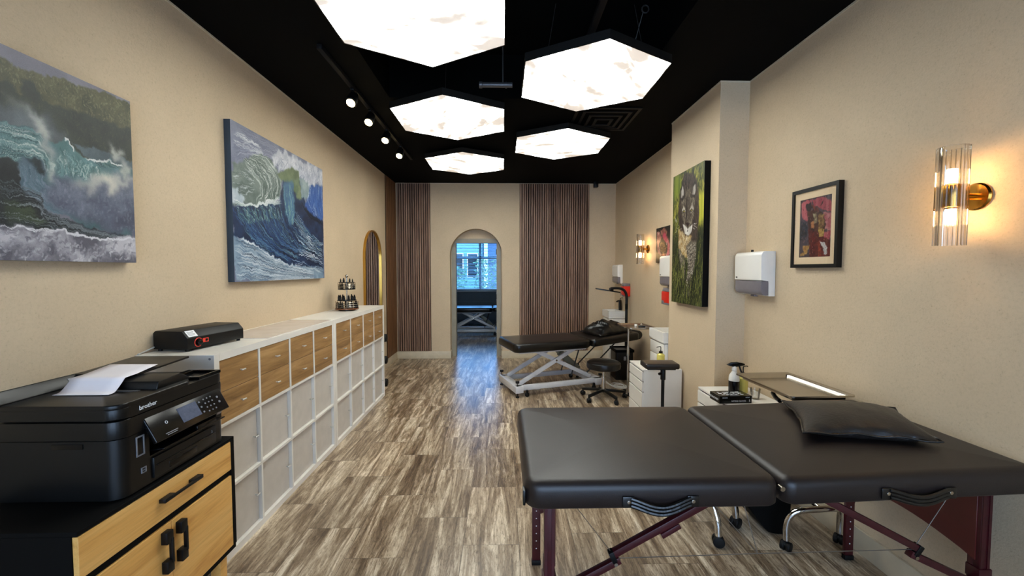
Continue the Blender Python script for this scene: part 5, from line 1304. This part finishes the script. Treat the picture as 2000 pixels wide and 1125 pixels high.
WAVE_GREEN = [
    ('fill',(142,138,148),(128,124,136)),
    ('poly',[(-0.06,1.003),(0.569,0.933),(0.602,0.92),(0.642,0.918),(0.664,0.94),(0.685,0.929),(0.74,0.964),(0.789,0.955),(0.844,0.972),(0.911,0.986),(1.015,0.976),(1.007,0.606),(0.816,0.569),(-0.06,0.44)],(102,100,70),(72,74,54),1,0.006),
    ('dabs',[(-0.06,0.985),(0.569,0.925),(0.642,0.909),(0.739,0.954),(0.844,0.964),(1.014,0.968),(1.01,0.811),(0.749,0.816),(-0.06,0.703)],1500,[(140,136,98),(84,84,58),(122,118,84),(64,66,48),(158,152,112)],(0,5),1.3,0.45),
    ('poly',[(-0.06,0.73),(0.565,0.804),(0.587,0.835),(0.605,0.82),(0.619,0.798),(0.629,0.848),(0.642,0.879),(0.652,0.851),(0.664,0.819),(0.674,0.788),(0.749,0.816),(0.863,0.811),(1.011,0.831),(1.005,0.633),(0.817,0.587),(0.676,0.62),(-0.06,0.566)],(62,68,58),(48,54,50),1.5,0.01),
    ('dabs',[(-0.06,0.712),(0.681,0.786),(0.863,0.811),(1.01,0.825),(1.005,0.654),(0.817,0.606),(0.677,0.632),(-0.06,0.584)],700,[(84,88,66),(46,52,48),(70,76,62)],(0,5),1.2,0.5),
    ('poly',[(-0.06,0.649),(0.596,0.744),(0.68,0.719),(0.766,0.653),(0.716,0.606),(-0.06,0.521)],(112,120,124),(92,100,104),9,0.03),
    ('poly',[(0.758,0.636),(1.005,0.636),(1.003,0.551),(0.84,0.562)],(98,114,120),(78,92,98),1,0.004),
    ('poly',[(-0.06,0.562),(0.593,0.637),(0.664,0.636),(0.716,0.606),(0.744,0.633),(0.801,0.578),(0.857,0.571),(0.917,0.597),(1.003,0.578),(0.991,0.16),(0.805,0.185),(0.668,0.318),(0.608,0.375),(0.599,0.47),(-0.06,0.381)],(98,134,138),(72,104,108),1,0.008),
    ('fam',[(-0.06,0.556),(0.593,0.633),(0.664,0.625),(0.697,0.532),(0.701,0.45)],[(-0.06,0.394),(0.588,0.474),(0.63,0.51),(0.665,0.499),(0.681,0.443)],420,[(206,220,214),(128,164,160),(70,108,110),(38,64,68),(232,236,230),(96,136,136)],1.4,0.7),
    ('poly',[(-0.06,0.384),(0.599,0.472),(0.602,0.378),(0.636,0.304),(0.698,0.23),(0.821,0.188),(0.993,0.156),(0.993,0.138),(0.73,0.139),(-0.06,0.158)],(46,54,56),(32,38,42),1,0.006),
    ('poly',[(0.598,0.463),(0.624,0.507),(0.655,0.503),(0.68,0.448),(0.664,0.399),(0.707,0.335),(0.762,0.243),(0.685,0.251),(0.63,0.313),(0.606,0.369)],(84,108,120),(104,122,138),1.5,0.006),
    ('poly',[(0.623,0.505),(0.655,0.503),(0.68,0.45),(0.668,0.423),(0.646,0.447)],(34,46,50),(52,72,76),2,0.004),
    ('fam',[(0.601,0.465),(0.603,0.378),(0.636,0.304),(0.705,0.238)],[(0.666,0.475),(0.673,0.402),(0.701,0.344),(0.762,0.268)],200,[(92,122,134),(124,142,156),(72,98,112),(150,164,176)],1.3,0.5),
    ('poly',[(0.71,0.601),(0.744,0.636),(0.772,0.61),(0.816,0.566),(0.872,0.529),(0.887,0.459),(0.773,0.411),(0.712,0.459)],(112,150,150),(84,122,122),1.5,0.006),
    ('fam',[(0.716,0.596),(0.714,0.516),(0.712,0.448)],[(0.881,0.533),(0.883,0.495),(0.887,0.453)],210,[(150,182,178),(84,122,122),(206,218,212),(64,98,98)],1.3,0.6),
    ('fam',[(0.816,0.569),(0.84,0.566),(0.872,0.529)],[(0.882,0.58),(0.935,0.586),(1.003,0.564)],60,[(60,92,90),(110,140,132),(40,60,60)],1.3,0.6),
    ('fam',[(0.735,0.624),(0.751,0.632),(0.779,0.589)],[(0.741,0.618),(0.757,0.623),(0.78,0.583)],12,[(240,240,236)],1.6,0.9),
    ('fam',[(0.801,0.582),(0.848,0.575),(0.899,0.591),(0.953,0.58)],[(0.805,0.577),(0.85,0.566),(0.901,0.578),(0.955,0.57)],14,[(240,240,236)],1.6,0.8),
    ('poly',[(0.683,0.434),(0.774,0.421),(0.846,0.48),(1.003,0.568),(0.997,0.175),(0.871,0.196),(0.754,0.242),(0.683,0.295),(0.643,0.344)],(126,132,148),(92,98,116),7,0.03),
    ('poly',[(0.762,0.255),(0.872,0.254),(0.996,0.318),(0.997,0.175),(0.871,0.196)],(78,82,98),(96,100,118),8,0.03),
    ('dabs',[(0.683,0.434),(0.846,0.48),(1.003,0.551),(0.994,0.194),(0.871,0.208),(0.754,0.254),(0.655,0.336)],500,[(138,142,160),(104,110,130),(160,164,176),(86,92,112)],(2,6),3,0.16),
    ('poly',[(0.769,0.403),(0.813,0.459),(0.846,0.485),(0.915,0.526),(1.003,0.568),(1.001,0.51),(0.913,0.431),(0.827,0.389)],(228,222,204),(196,194,186),6,0.03),
    ('poly',[(0.576,0.792),(0.602,0.768),(0.648,0.723),(0.688,0.681),(0.71,0.604),(0.717,0.517),(0.712,0.454),(0.68,0.443),(0.691,0.551),(0.664,0.636),(0.624,0.709)],(206,206,194),(172,176,172),5,0.03),
    ('poly',[(0.904,0.719),(0.945,0.66),(1.002,0.539),(0.961,0.523),(0.926,0.601)],(196,196,184),(160,164,160),4,0.03),
    ('poly',[(0.571,0.277),(0.634,0.242),(0.704,0.207),(0.664,0.178),(0.569,0.196)],(68,80,60),(52,62,50),3,0.02),
    ('fam',[(-0.06,0.322),(0.585,0.363),(0.666,0.269),(0.82,0.18),(0.991,0.151)],[(-0.06,0.162),(0.602,0.176),(0.695,0.166),(0.82,0.148),(0.99,0.139)],120,[(156,164,170),(88,96,102),(18,22,26),(110,120,126)],1.1,0.6),
    ('poly',[(-0.06,0.145),(0.546,0.161),(0.632,0.158),(0.752,0.16),(0.82,0.139),(1.0,0.148),(0.998,-0.005),(-0.06,-0.01)],(206,202,208),(104,102,112),1,0.01),
    ('dabs',[(-0.06,0.131),(0.631,0.138),(0.819,0.121),(1.0,0.12),(0.996,0.003),(-0.06,-0.005)],420,[(230,228,232),(120,118,130),(200,198,206),(96,94,106),(236,234,238)],(6,4),3.2,0.35),
    ('fam',[(-0.06,0.145),(0.546,0.161),(0.632,0.158),(0.752,0.16),(0.82,0.139),(1.0,0.148)],[(-0.06,0.136),(0.546,0.151),(0.632,0.149),(0.751,0.145),(0.82,0.127),(1.0,0.138)],16,[(240,238,242)],1.4,0.85)]
COUGAR = [
    ('fill',(104,106,40),(56,64,28)),
    ('dabs',[(-0.029,1.018),(0.979,0.999),(0.997,0.494),(-0.002,0.537)],500,[(150,146,56),(60,68,30),(196,184,70),(36,44,22),(124,122,50)],(6,26),3,0.6),
    ('poly',[(0.833,0.786),(0.987,0.811),(0.995,0.613),(0.853,0.561)],(206,200,64),(160,164,50),4,0.03),
    ('poly',[(0.006,0.991),(0.25,0.988),(0.318,0.901),(0.055,0.79)],(140,152,48),(90,106,36),4,0.03),
    ('poly',[(-0.002,0.537),(0.995,0.514),(1.031,-0.005),(0.031,-0.005)],(40,48,26),(26,32,18),4,0.02),
    ('dabs',[(-0.002,0.537),(0.995,0.514),(1.023,-0.002),(0.031,-0.002)],900,[(84,94,40),(24,30,16),(128,128,60),(52,62,30),(14,18,12)],(5,30),2,0.7),
    ('poly',[(0.3,0.87),(0.305,0.935),(0.4,0.974),(0.543,0.975),(0.69,0.945),(0.765,0.895),(0.849,0.805),(0.887,0.64),(0.835,0.46),(0.726,0.412),(0.395,0.443),(0.241,0.594),(0.191,0.688),(0.243,0.819)],(70,56,48),(48,38,34),1.5,0.01),
    ('dabs',[(0.316,0.934),(0.543,0.973),(0.752,0.897),(0.861,0.763),(0.87,0.641),(0.817,0.46),(0.394,0.465),(0.225,0.674),(0.264,0.817)],500,[(96,80,66),(40,32,28),(124,106,86),(30,24,22)],(0,12),1.4,0.6),
    ('poly',[(0.287,0.781),(0.284,0.837),(0.37,0.879),(0.507,0.851),(0.671,0.858),(0.755,0.794),(0.744,0.723),(0.716,0.642),(0.66,0.572),(0.558,0.529),(0.434,0.562),(0.339,0.656)],(104,92,76),(80,70,58),1,0.004),
    ('dabs',[(0.305,0.814),(0.507,0.849),(0.731,0.785),(0.716,0.642),(0.622,0.573),(0.433,0.584),(0.337,0.667)],380,[(150,138,116),(66,56,48),(180,170,148),(48,40,36)],(0,10),1.2,0.6),
    ('poly',[(0.266,0.797),(0.25,0.879),(0.329,0.898),(0.41,0.865),(0.425,0.803),(0.339,0.775)],(40,32,30),(60,50,44),1,0),
    ('poly',[(0.285,0.809),(0.276,0.865),(0.329,0.882),(0.381,0.859),(0.384,0.817),(0.326,0.798)],(206,200,190),(150,142,132),1,0.01),
    ('poly',[(0.632,0.784),(0.653,0.864),(0.747,0.891),(0.783,0.836),(0.731,0.769)],(40,32,30),(60,50,44),1,0),
    ('poly',[(0.663,0.794),(0.686,0.85),(0.741,0.871),(0.757,0.83),(0.713,0.785)],(206,200,190),(140,130,120),1,0.01),
    ('poly',[(0.454,0.8),(0.491,0.808),(0.519,0.709),(0.498,0.613),(0.447,0.649)],(54,44,40),(80,68,58),1.5,0.005),
    ('poly',[(0.54,0.792),(0.577,0.8),(0.593,0.703),(0.583,0.608),(0.543,0.632)],(60,50,44),(90,78,66),1.5,0.005),
    ('poly',[(0.334,0.7),(0.381,0.738),(0.452,0.696),(0.405,0.676)],(222,218,206),(180,172,156),1,0.004),
    ('poly',[(0.575,0.691),(0.655,0.733),(0.712,0.69),(0.642,0.67)],(214,208,196),(170,160,146),1,0.004),
    ('poly',[(0.345,0.697),(0.394,0.709),(0.444,0.692),(0.395,0.681)],(30,26,24),(30,26,24),0.6,0),
    ('poly',[(0.374,0.697),(0.399,0.702),(0.425,0.693),(0.4,0.688)],(176,160,70),(120,110,50),0.4,0),
    ('poly',[(0.585,0.686),(0.63,0.7),(0.686,0.687),(0.632,0.675)],(30,26,24),(30,26,24),0.6,0),
    ('poly',[(0.613,0.687),(0.635,0.693),(0.663,0.687),(0.637,0.681)],(176,160,70),(120,110,50),0.4,0),
    ('poly',[(0.363,0.603),(0.442,0.59),(0.532,0.557),(0.603,0.579),(0.686,0.585),(0.661,0.54),(0.582,0.512),(0.525,0.508),(0.438,0.527)],(232,228,220),(196,190,180),1,0.004),
    ('poly',[(0.451,0.602),(0.527,0.607),(0.593,0.595),(0.53,0.574)],(70,46,44),(44,30,30),0.8,0),
    ('fam',[(0.53,0.574),(0.522,0.547),(0.446,0.54)],[(0.535,0.574),(0.541,0.546),(0.626,0.535)],8,[(30,24,22)],1,0.9),
    ('poly',[(0.212,0.573),(0.428,0.527),(0.535,0.503),(0.665,0.508),(0.632,0.457),(0.506,0.407),(0.559,0.337),(0.361,0.37),(0.212,0.437)],(176,138,80),(208,186,140),2,0.01),
    ('dabs',[(0.224,0.561),(0.527,0.502),(0.63,0.467),(0.528,0.363),(0.245,0.436)],260,[(214,196,156),(140,104,58),(232,222,196),(110,84,54)],(1,12),1.3,0.6),
    ('poly',[(0.214,0.426),(0.373,0.366),(0.464,0.338),(0.465,0.186),(0.379,0.161),(0.308,0.277)],(98,90,76),(70,64,54),1.5,0.005),
    ('dabs',[(0.224,0.425),(0.444,0.332),(0.446,0.188),(0.331,0.254)],140,[(206,194,168),(60,54,46),(150,138,116)],(0,12),1.2,0.6),
    ('poly',[(0.475,0.429),(0.64,0.469),(0.801,0.461),(0.809,0.368),(0.747,0.255),(0.648,0.148),(0.637,0.057),(0.438,0.058),(0.488,0.145),(0.556,0.255),(0.549,0.341)],(112,102,88),(80,72,62),1.5,0.005),
    ('dabs',[(0.494,0.418),(0.788,0.456),(0.796,0.369),(0.729,0.255),(0.63,0.148),(0.475,0.078),(0.556,0.255)],330,[(196,186,166),(50,44,38),(150,140,120),(226,218,202)],(5,2),1.2,0.65),
    ('poly',[(0.423,0.101),(0.614,0.109),(0.656,0.054),(0.438,0.051)],(92,84,70),(130,120,100),1.5,0.01),
    ('dabs',[(0.021,0.254),(0.407,0.299),(0.444,0.144),(0.788,0.192),(1.011,0.234),(1.023,-0.002),(0.031,-0.002)],420,[(96,106,48),(24,30,16),(138,138,68),(14,18,12)],(4,34),1.6,0.75),
    ('fam',[(0.34,0.622),(0.175,0.644),(0.075,0.684)],[(0.345,0.567),(0.203,0.551),(0.109,0.532)],8,[(230,228,220)],0.8,0.8),
    ('fam',[(0.684,0.592),(0.781,0.597),(0.856,0.622)],[(0.687,0.55),(0.786,0.524),(0.857,0.5)],8,[(230,228,220)],0.8,0.8)]
FIGURES = [
    ('fill',(92,84,94),(70,66,76)),
    ('poly',[(0.039,0.94),(0.192,0.97),(0.36,0.965),(0.384,0.872),(0.337,0.676),(0.223,0.616),(0.059,0.678)],(196,82,96),(214,120,124),1,0.01),
    ('poly',[(0.36,0.973),(0.712,0.981),(0.963,0.88),(0.986,0.706),(0.755,0.752),(0.434,0.875)],(196,98,108),(168,66,80),1,0.01),
    ('poly',[(0.755,0.728),(0.978,0.692),(0.994,0.414),(0.744,0.452),(0.677,0.586)],(206,140,140),(180,92,100),1,0.01),
    ('poly',[(0.744,0.401),(0.99,0.414),(0.924,0.267),(0.755,0.275)],(206,112,118),(168,70,84),1,0.01),
    ('poly',[(0.176,0.894),(0.344,0.924),(0.403,0.823),(0.309,0.752),(0.204,0.79)],(28,26,34),(50,44,52),0.6,0.01),
    ('poly',[(-0.0,0.64),(0.231,0.583),(0.262,0.433),(0.2,0.311),(0.008,0.302)],(58,70,84),(34,42,52),0.6,0.01),
    ('poly',[(0.247,0.777),(0.442,0.787),(0.701,0.733),(0.795,0.575),(0.755,0.311),(0.56,0.262),(0.317,0.428),(0.25,0.589)],(52,34,34),(90,50,40),0.6,0.02),
    ('poly',[(0.348,0.891),(0.497,0.828),(0.618,0.771),(0.583,0.725),(0.442,0.782)],(146,70,56),(96,44,40),0.6,0.01),
    ('poly',[(0.411,0.73),(0.532,0.733),(0.568,0.594),(0.462,0.564)],(186,176,140),(120,100,76),0.6,0.01),
    ('poly',[(0.579,0.7),(0.759,0.698),(0.767,0.518),(0.654,0.406),(0.579,0.534)],(176,140,84),(110,80,50),0.6,0.02),
    ('poly',[(0.274,0.477),(0.552,0.414),(0.947,0.256),(1.006,0.0),(0.348,0.003)],(118,34,32),(76,20,24),0.6,0.01),
    ('poly',[(0.341,0.597),(0.454,0.605),(0.462,0.48),(0.372,0.488)],(214,150,90),(160,90,60),0.6,0.01),
    ('poly',[(0.587,0.463),(0.763,0.46),(0.759,0.327),(0.63,0.327)],(216,188,96),(160,120,60),0.6,0.01),
    ('poly',[(0.098,0.202),(0.341,0.21),(0.254,0.054),(0.043,0.022),(0.039,0.063),(0.153,0.09)],(208,166,96),(170,120,60),0.6,0.01),
    ('poly',[(0.583,0.259),(0.65,0.259),(0.716,0.005),(0.622,0.008)],(170,70,40),(120,40,30),0.6,0.01),
    ('poly',[(0.634,0.253),(0.787,0.237),(0.873,0.158),(0.869,0.035),(0.798,0.033),(0.748,0.161)],(236,234,230),(200,196,190),0.6,0.01),
    ('dabs',[(0.004,0.992),(0.982,0.965),(1.006,0.005),(0.031,0.022)],150,[(24,18,22),(40,26,28),(220,150,140)],(3,7),1,0.7),
    ('fam',[(0.583,0.85),(0.634,0.918),(0.583,0.981)],[(0.697,0.823),(0.744,0.907),(0.771,0.948)],7,[(36,20,22)],1.2,0.9)]
FLOWER = [
    ('fill',(22,24,24),(40,40,38)),
    ('poly',[(0.047,0.893),(0.194,0.876),(0.343,0.706),(0.178,0.509),(0.333,0.164),(0.098,0.278),(0.027,0.6)],(206,150,140),(150,90,84),1,0.01),
    ('poly',[(0.251,0.895),(0.498,0.97),(0.675,0.822),(0.614,0.729),(0.341,0.757)],(176,120,104),(120,70,60),1,0.01),
    ('poly',[(0.371,0.729),(0.492,0.843),(0.733,0.619),(0.686,0.474),(0.469,0.617)],(206,78,104),(170,50,80),1,0.01),
    ('poly',[(0.712,0.64),(0.841,0.463),(0.81,0.194),(0.594,0.098),(0.69,0.374)],(216,124,126),(180,80,90),1,0.01),
    ('poly',[(0.247,0.558),(0.48,0.591),(0.637,0.376),(0.492,0.217),(0.255,0.313)],(84,56,44),(150,116,80),1,0.02),
    ('dabs',[(0.247,0.558),(0.48,0.591),(0.637,0.376),(0.492,0.217),(0.255,0.313)],60,[(190,160,110),(30,20,18)],(1,1),1.2,0.9),
    ('poly',[(0.337,0.241),(0.588,0.238),(0.573,0.119),(0.353,0.1)],(226,160,120),(190,110,80),1,0.01),
    ('fam',[(0.059,0.904),(0.202,0.692),(0.151,0.486),(0.304,0.189)],[(0.082,0.902),(0.224,0.689),(0.175,0.484),(0.327,0.189)],3,[(240,220,215)],1.2,0.9),
    ('fam',[(0.722,0.64),(0.624,0.479),(0.69,0.348),(0.61,0.126)],[(0.743,0.638),(0.645,0.477),(0.712,0.348),(0.629,0.126)],3,[(240,210,210)],1.2,0.9)]

# ------------------------------------------------------------------ paintings: brush marks on a canvas grid (u to the right, v up)
class Canvas:
    def __init__(s, w, h, seed=0, wamp=0.0, wscale=14):
        s.w, s.h, s.wamp, s.wscale = w, h, wamp, wscale; s.rng = np.random.default_rng(seed); s.a = np.zeros((h, w, 3))
        s.U, s.V = np.meshgrid((np.arange(w) + 0.5) / w, (np.arange(h) + 0.5) / h)

    def noise(s, sc, octv=4):
        out = np.zeros((s.h, s.w)); amp = 1.0; tot = 0
        for o in range(octv):
            n = int(sc * 2 ** o) + 2; g = s.rng.random((n + 2, n + 2))
            x = s.U * n; y = s.V * n * s.h / s.w; y = np.minimum(y, n)
            xi = x.astype(int); yi = y.astype(int); fx = x - xi; fy = y - yi; fx = fx * fx * (3 - 2 * fx); fy = fy * fy * (3 - 2 * fy)
            xi = np.minimum(xi, n); yi = np.minimum(yi, n)
            v = (g[yi, xi] * (1 - fx) + g[yi, xi + 1] * fx) * (1 - fy) + (g[yi + 1, xi] * (1 - fx) + g[yi + 1, xi + 1] * fx) * fy
            out += v * amp; tot += amp; amp *= 0.55
        return out / tot

    def blur(s, m, k):
        k = int(round(k))
        if k < 1: return m
        for ax in (0, 1):
            for _ in range(2):
                pad = [(k, k) if i == ax else (0, 0) for i in (0, 1)]
                p = np.pad(m, pad, mode='edge'); c = np.cumsum(p, axis=ax)
                c = np.insert(c, 0, 0, axis=ax); n = 2 * k + 1
                m = (c[n:] - c[:-n]) / n if ax == 0 else (c[:, n:] - c[:, :-n]) / n
        return m

    def mask(s, pts, jit=0.0):
        U, V = s.U, s.V
        if jit: U = U + (s.noise(22, 3) - 0.5) * jit * 4; V = V + (s.noise(22, 3) - 0.5) * jit * 4
        m = np.zeros(U.shape, bool); n = len(pts)
        for i in range(n):
            (x0, y0), (x1, y1) = pts[i], pts[(i + 1) % n]
            if y0 == y1: continue
            c = ((V >= y0) != (V >= y1)) & (U < (x1 - x0) * (V - y0) / (y1 - y0) + x0)
            m ^= c
        return m.astype(float)

    def poly(s, pts, c1, c2, soft, jit):
        m = s.blur(s.mask(pts, jit), soft)[..., None]
        n = np.clip((s.noise(16, 5) - 0.5) * 2.6 + 0.5, 0, 1)[..., None]
        s.a = s.a * (1 - m) + m * (np.array(c1) * (1 - n) + np.array(c2) * n)

    def curve(s, P, t):
        P = np.array(P, float); n = len(P)
        x = t * (n - 1); i = np.clip(x.astype(int), 0, n - 2); f = (x - i)[:, None]
        p0 = P[np.maximum(i - 1, 0)]; p1 = P[i]; p2 = P[i + 1]; p3 = P[np.minimum(i + 2, n - 1)]
        return 0.5 * (2 * p1 + (p2 - p0) * f + (2 * p0 - 5 * p1 + 4 * p2 - p3) * f ** 2 + (3 * p1 - p0 - 3 * p2 + p3) * f ** 3)

    def splat(s, p, c, w, al):
        d = np.gradient(p, axis=0); d = np.stack([-d[:, 1] * s.h, d[:, 0] * s.w], 1); d /= (np.linalg.norm(d, axis=1, keepdims=True) + 1e-9)
        for o in np.arange(-w / 2, w / 2 + 0.01, 0.5):
            x = (p[:, 0] * s.w + d[:, 0] * o).astype(int); y = (p[:, 1] * s.h + d[:, 1] * o).astype(int)
            k = (x >= 0) & (x < s.w) & (y >= 0) & (y < s.h); x, y = x[k], y[k]
            a = al[k][:, None]; s.a[y, x] = s.a[y, x] * (1 - a * 0.6) + c * a * 0.6

    def fam(s, A, B, n, cols, w, alpha):
        for i in range(n):
            q = s.rng.random(); t0 = s.rng.random() * 0.8; L = 0.12 + 0.4 * s.rng.random(); t1 = min(1, t0 + L)
            k = int(max(s.w, s.h) * (t1 - t0) * 0.9) + 4; t = np.linspace(t0, t1, k)
            wob = 0.02 * np.sin(t * (6 + 9 * s.rng.random()) + 6 * s.rng.random())
            p = s.curve(A, t) * (1 - (q + wob))[:, None] + s.curve(B, t) * (q + wob)[:, None]
            fade = np.sin(np.linspace(0, np.pi, k)) ** 0.6
            s.splat(p, np.array(cols[s.rng.integers(len(cols))], float), w * (0.6 + 0.9 * s.rng.random()), alpha * fade)

    def dabs(s, pts, n, cols, d, w, alpha):
        m = s.mask(pts); ys, xs = np.nonzero(m > 0.5)
        if len(xs) == 0: return
        for i in s.rng.integers(len(xs), size=n):
            ang = s.rng.normal() * 0.35; L = 0.4 + s.rng.random(); k = int(abs(d[0]) + abs(d[1]) + 2) + 2
            dx = (d[0] * math.cos(ang) - d[1] * math.sin(ang)) * L; dy = (d[0] * math.sin(ang) + d[1] * math.cos(ang)) * L
            t = np.linspace(-0.5, 0.5, k); p = np.stack([(xs[i] + 0.5 + dx * t) / s.w, (ys[i] + 0.5 + dy * t) / s.h], 1)
            s.splat(p, np.array(cols[s.rng.integers(len(cols))], float), w, np.full(k, alpha))

    def swirl(s, amp):
        """loosen every edge with a curling displacement of the wet paint"""
        if amp <= 0: return
        for sc, a in ((s.wscale, amp), (s.wscale * 3, amp * 0.45)):
            n = s.noise(sc, 2); gy, gx = np.gradient(n); k = a * s.w / (np.abs(gx).mean() + np.abs(gy).mean() + 1e-9) * 0.5
            jj, ii = np.meshgrid(np.arange(s.w), np.arange(s.h))
            x = np.clip(jj + gy * k, 0, s.w - 1).astype(int); y = np.clip(ii - gx * k, 0, s.h - 1).astype(int)
            s.a = s.a[y, x]

    def run(s, ops):
        for o in ops:
            if o[0] == 'fill': s.poly([(-1, -1), (2, -1), (2, 2), (-1, 2)], o[1], o[2], 0, 0)
            elif o[0] == 'poly': s.poly(*o[1:])
            elif o[0] == 'fam': s.fam(*o[1:])
            else: s.dabs(*o[1:])
        s.swirl(s.wamp)
        return np.clip(s.a + (s.rng.random(s.a.shape[:2])[..., None] - 0.5) * 10, 0, 255)


def art_mesh(name, pix, origin, du, dv, depth, parent, mat):
    """painted face as a grid of coloured cells with a thin body behind it; du, dv span the face"""
    h, w = pix.shape[:2]; o = np.array(origin, float); du = np.array(du, float); dv = np.array(dv, float)
    jj, ii = np.meshgrid(np.arange(w + 1), np.arange(h + 1))
    co = o + (jj[..., None] / w) * du + (ii[..., None] / h) * dv
    nv = (w + 1) * (h + 1); v0 = (ii[:-1, :-1] * (w + 1) + jj[:-1, :-1]).ravel()
    faces = np.stack([v0, v0 + 1, v0 + w + 2, v0 + w + 1], 1)
    nrm = np.cross(du, dv); nrm = nrm / np.linalg.norm(nrm)
    c = [0, w, nv - 1, nv - 1 - w]
    back = co.reshape(-1, 3)[c] - nrm * depth
    verts = np.vstack([co.reshape(-1, 3), back])
    extra = [[nv + 3, nv + 2, nv + 1, nv]] + [[c[(k + 1) % 4], c[k], nv + k, nv + (k + 1) % 4] for k in range(4)]
    r = root_matrix(parent).inverted(); R3 = np.array(r.to_3x3()); T3 = np.array(r.translation)
    verts = verts @ R3.T + T3
    me = bpy.data.meshes.new(name)
    fl = faces.tolist() + extra
    me.from_pydata(verts.tolist(), [], fl); me.update()
    col_ = pix.reshape(-1, 3) / 255.0; l = 0.78 * np.where(col_ <= 0.04045, col_ / 12.92, ((col_ + 0.055) / 1.055) ** 2.4)
    at = me.color_attributes.new('paint', 'FLOAT_COLOR', 'CORNER')
    buf = np.ones((len(me.loops), 4), np.float32); buf[:, :3] = 0.08
    buf[:len(faces) * 4, :3] = np.repeat(l, 4, axis=0)
    at.data.foreach_set('color', buf.ravel())
    me.materials.append(mat); ob = bpy.data.objects.new(name, me); col.objects.link(ob); ob.parent = parent
    return ob


def canvas_painting(label, pix, y0, y1, z0, z1, wall, front, side_mat):
    """stretched canvas hung flat on a side wall; y0 is its left edge as seen from the room"""
    t = thing('canvas_painting', label, 'painting', (wall, (y0 + y1) / 2, z0))
    s = 1 if front > wall else -1
    MB().box(min(wall + s * 0.001, front - s * 0.0015), min(y0, y1), z0, max(wall + s * 0.001, front - s * 0.0015), max(y0, y1), z1, 0.002).build('canvas_side', side_mat, t)
    art_mesh('painted_face', pix, (front, y0, z0), (0, y1 - y0, 0), (0, 0, z1 - z0), 0.001, t, M['paint'])
    return t

canvas_painting('large painting of a curling sea wave below a forested hill, on the near left wall', Canvas(600, 350, 3, 0.010, 16).run(WAVE_GREEN), 0.86, 2.052, 1.577, 2.354, XL, -1.802, M['canvas_grey'])
canvas_painting('large painting of a deep blue breaking wave above the white storage units', Canvas(520, 400, 5, 0.009, 16).run(WAVE_BLUE), 2.785, 4.165, 1.46, 2.54, XL, -1.802, M['canvas_blue'])
canvas_painting('tall painting of a walking cougar in green grass on the pillar', Canvas(190, 380, 7, 0.006, 14).run(COUGAR), 3.99, 3.373, 1.232, 2.444, XC, 1.662, M['black_matte'])
canvas_painting('small painting of a pink flower on a dark ground beside the far sconce', Canvas(110, 90, 8, 0.01, 8).run(FLOWER), 5.13, 4.62, 1.632, 2.060, XR, 1.93, M['black_matte'])

# framed print
fp = thing('framed_print', 'black framed tattoo style print in a cream mat between the dispenser and the sconce', 'picture frame', (XR, 2.505, 1.555))
MB().frame((2.316, 1.556, 2.694, 2.056), (2.336, 1.578, 2.674, 2.034), XR - 0.033, XR - 0.001, 'x').build('frame', M['black_metal'], fp)
MB().frame((2.330, 1.570, 2.680, 2.040), (2.3755, 1.622, 2.631, 1.989), 1.9285, 1.932, 'x').build('mat_board', M['mat_board'], fp)
MB().box(1.936, 2.33, 1.57, 1.950, 2.68, 2.04).build('backing_board', M['black_matte'], fp)
art_mesh('print', Canvas(170, 240, 9, 0.010, 10).run(FIGURES), (1.933, 2.634, 1.619), (0, -0.2615, 0), (0, 0, 0.373), 0.001, fp, M['paint'])
MB().box(1.9245, 2.33, 1.572, 1.926, 2.68, 2.038).build('glazing', M['clear_sheet'], fp)
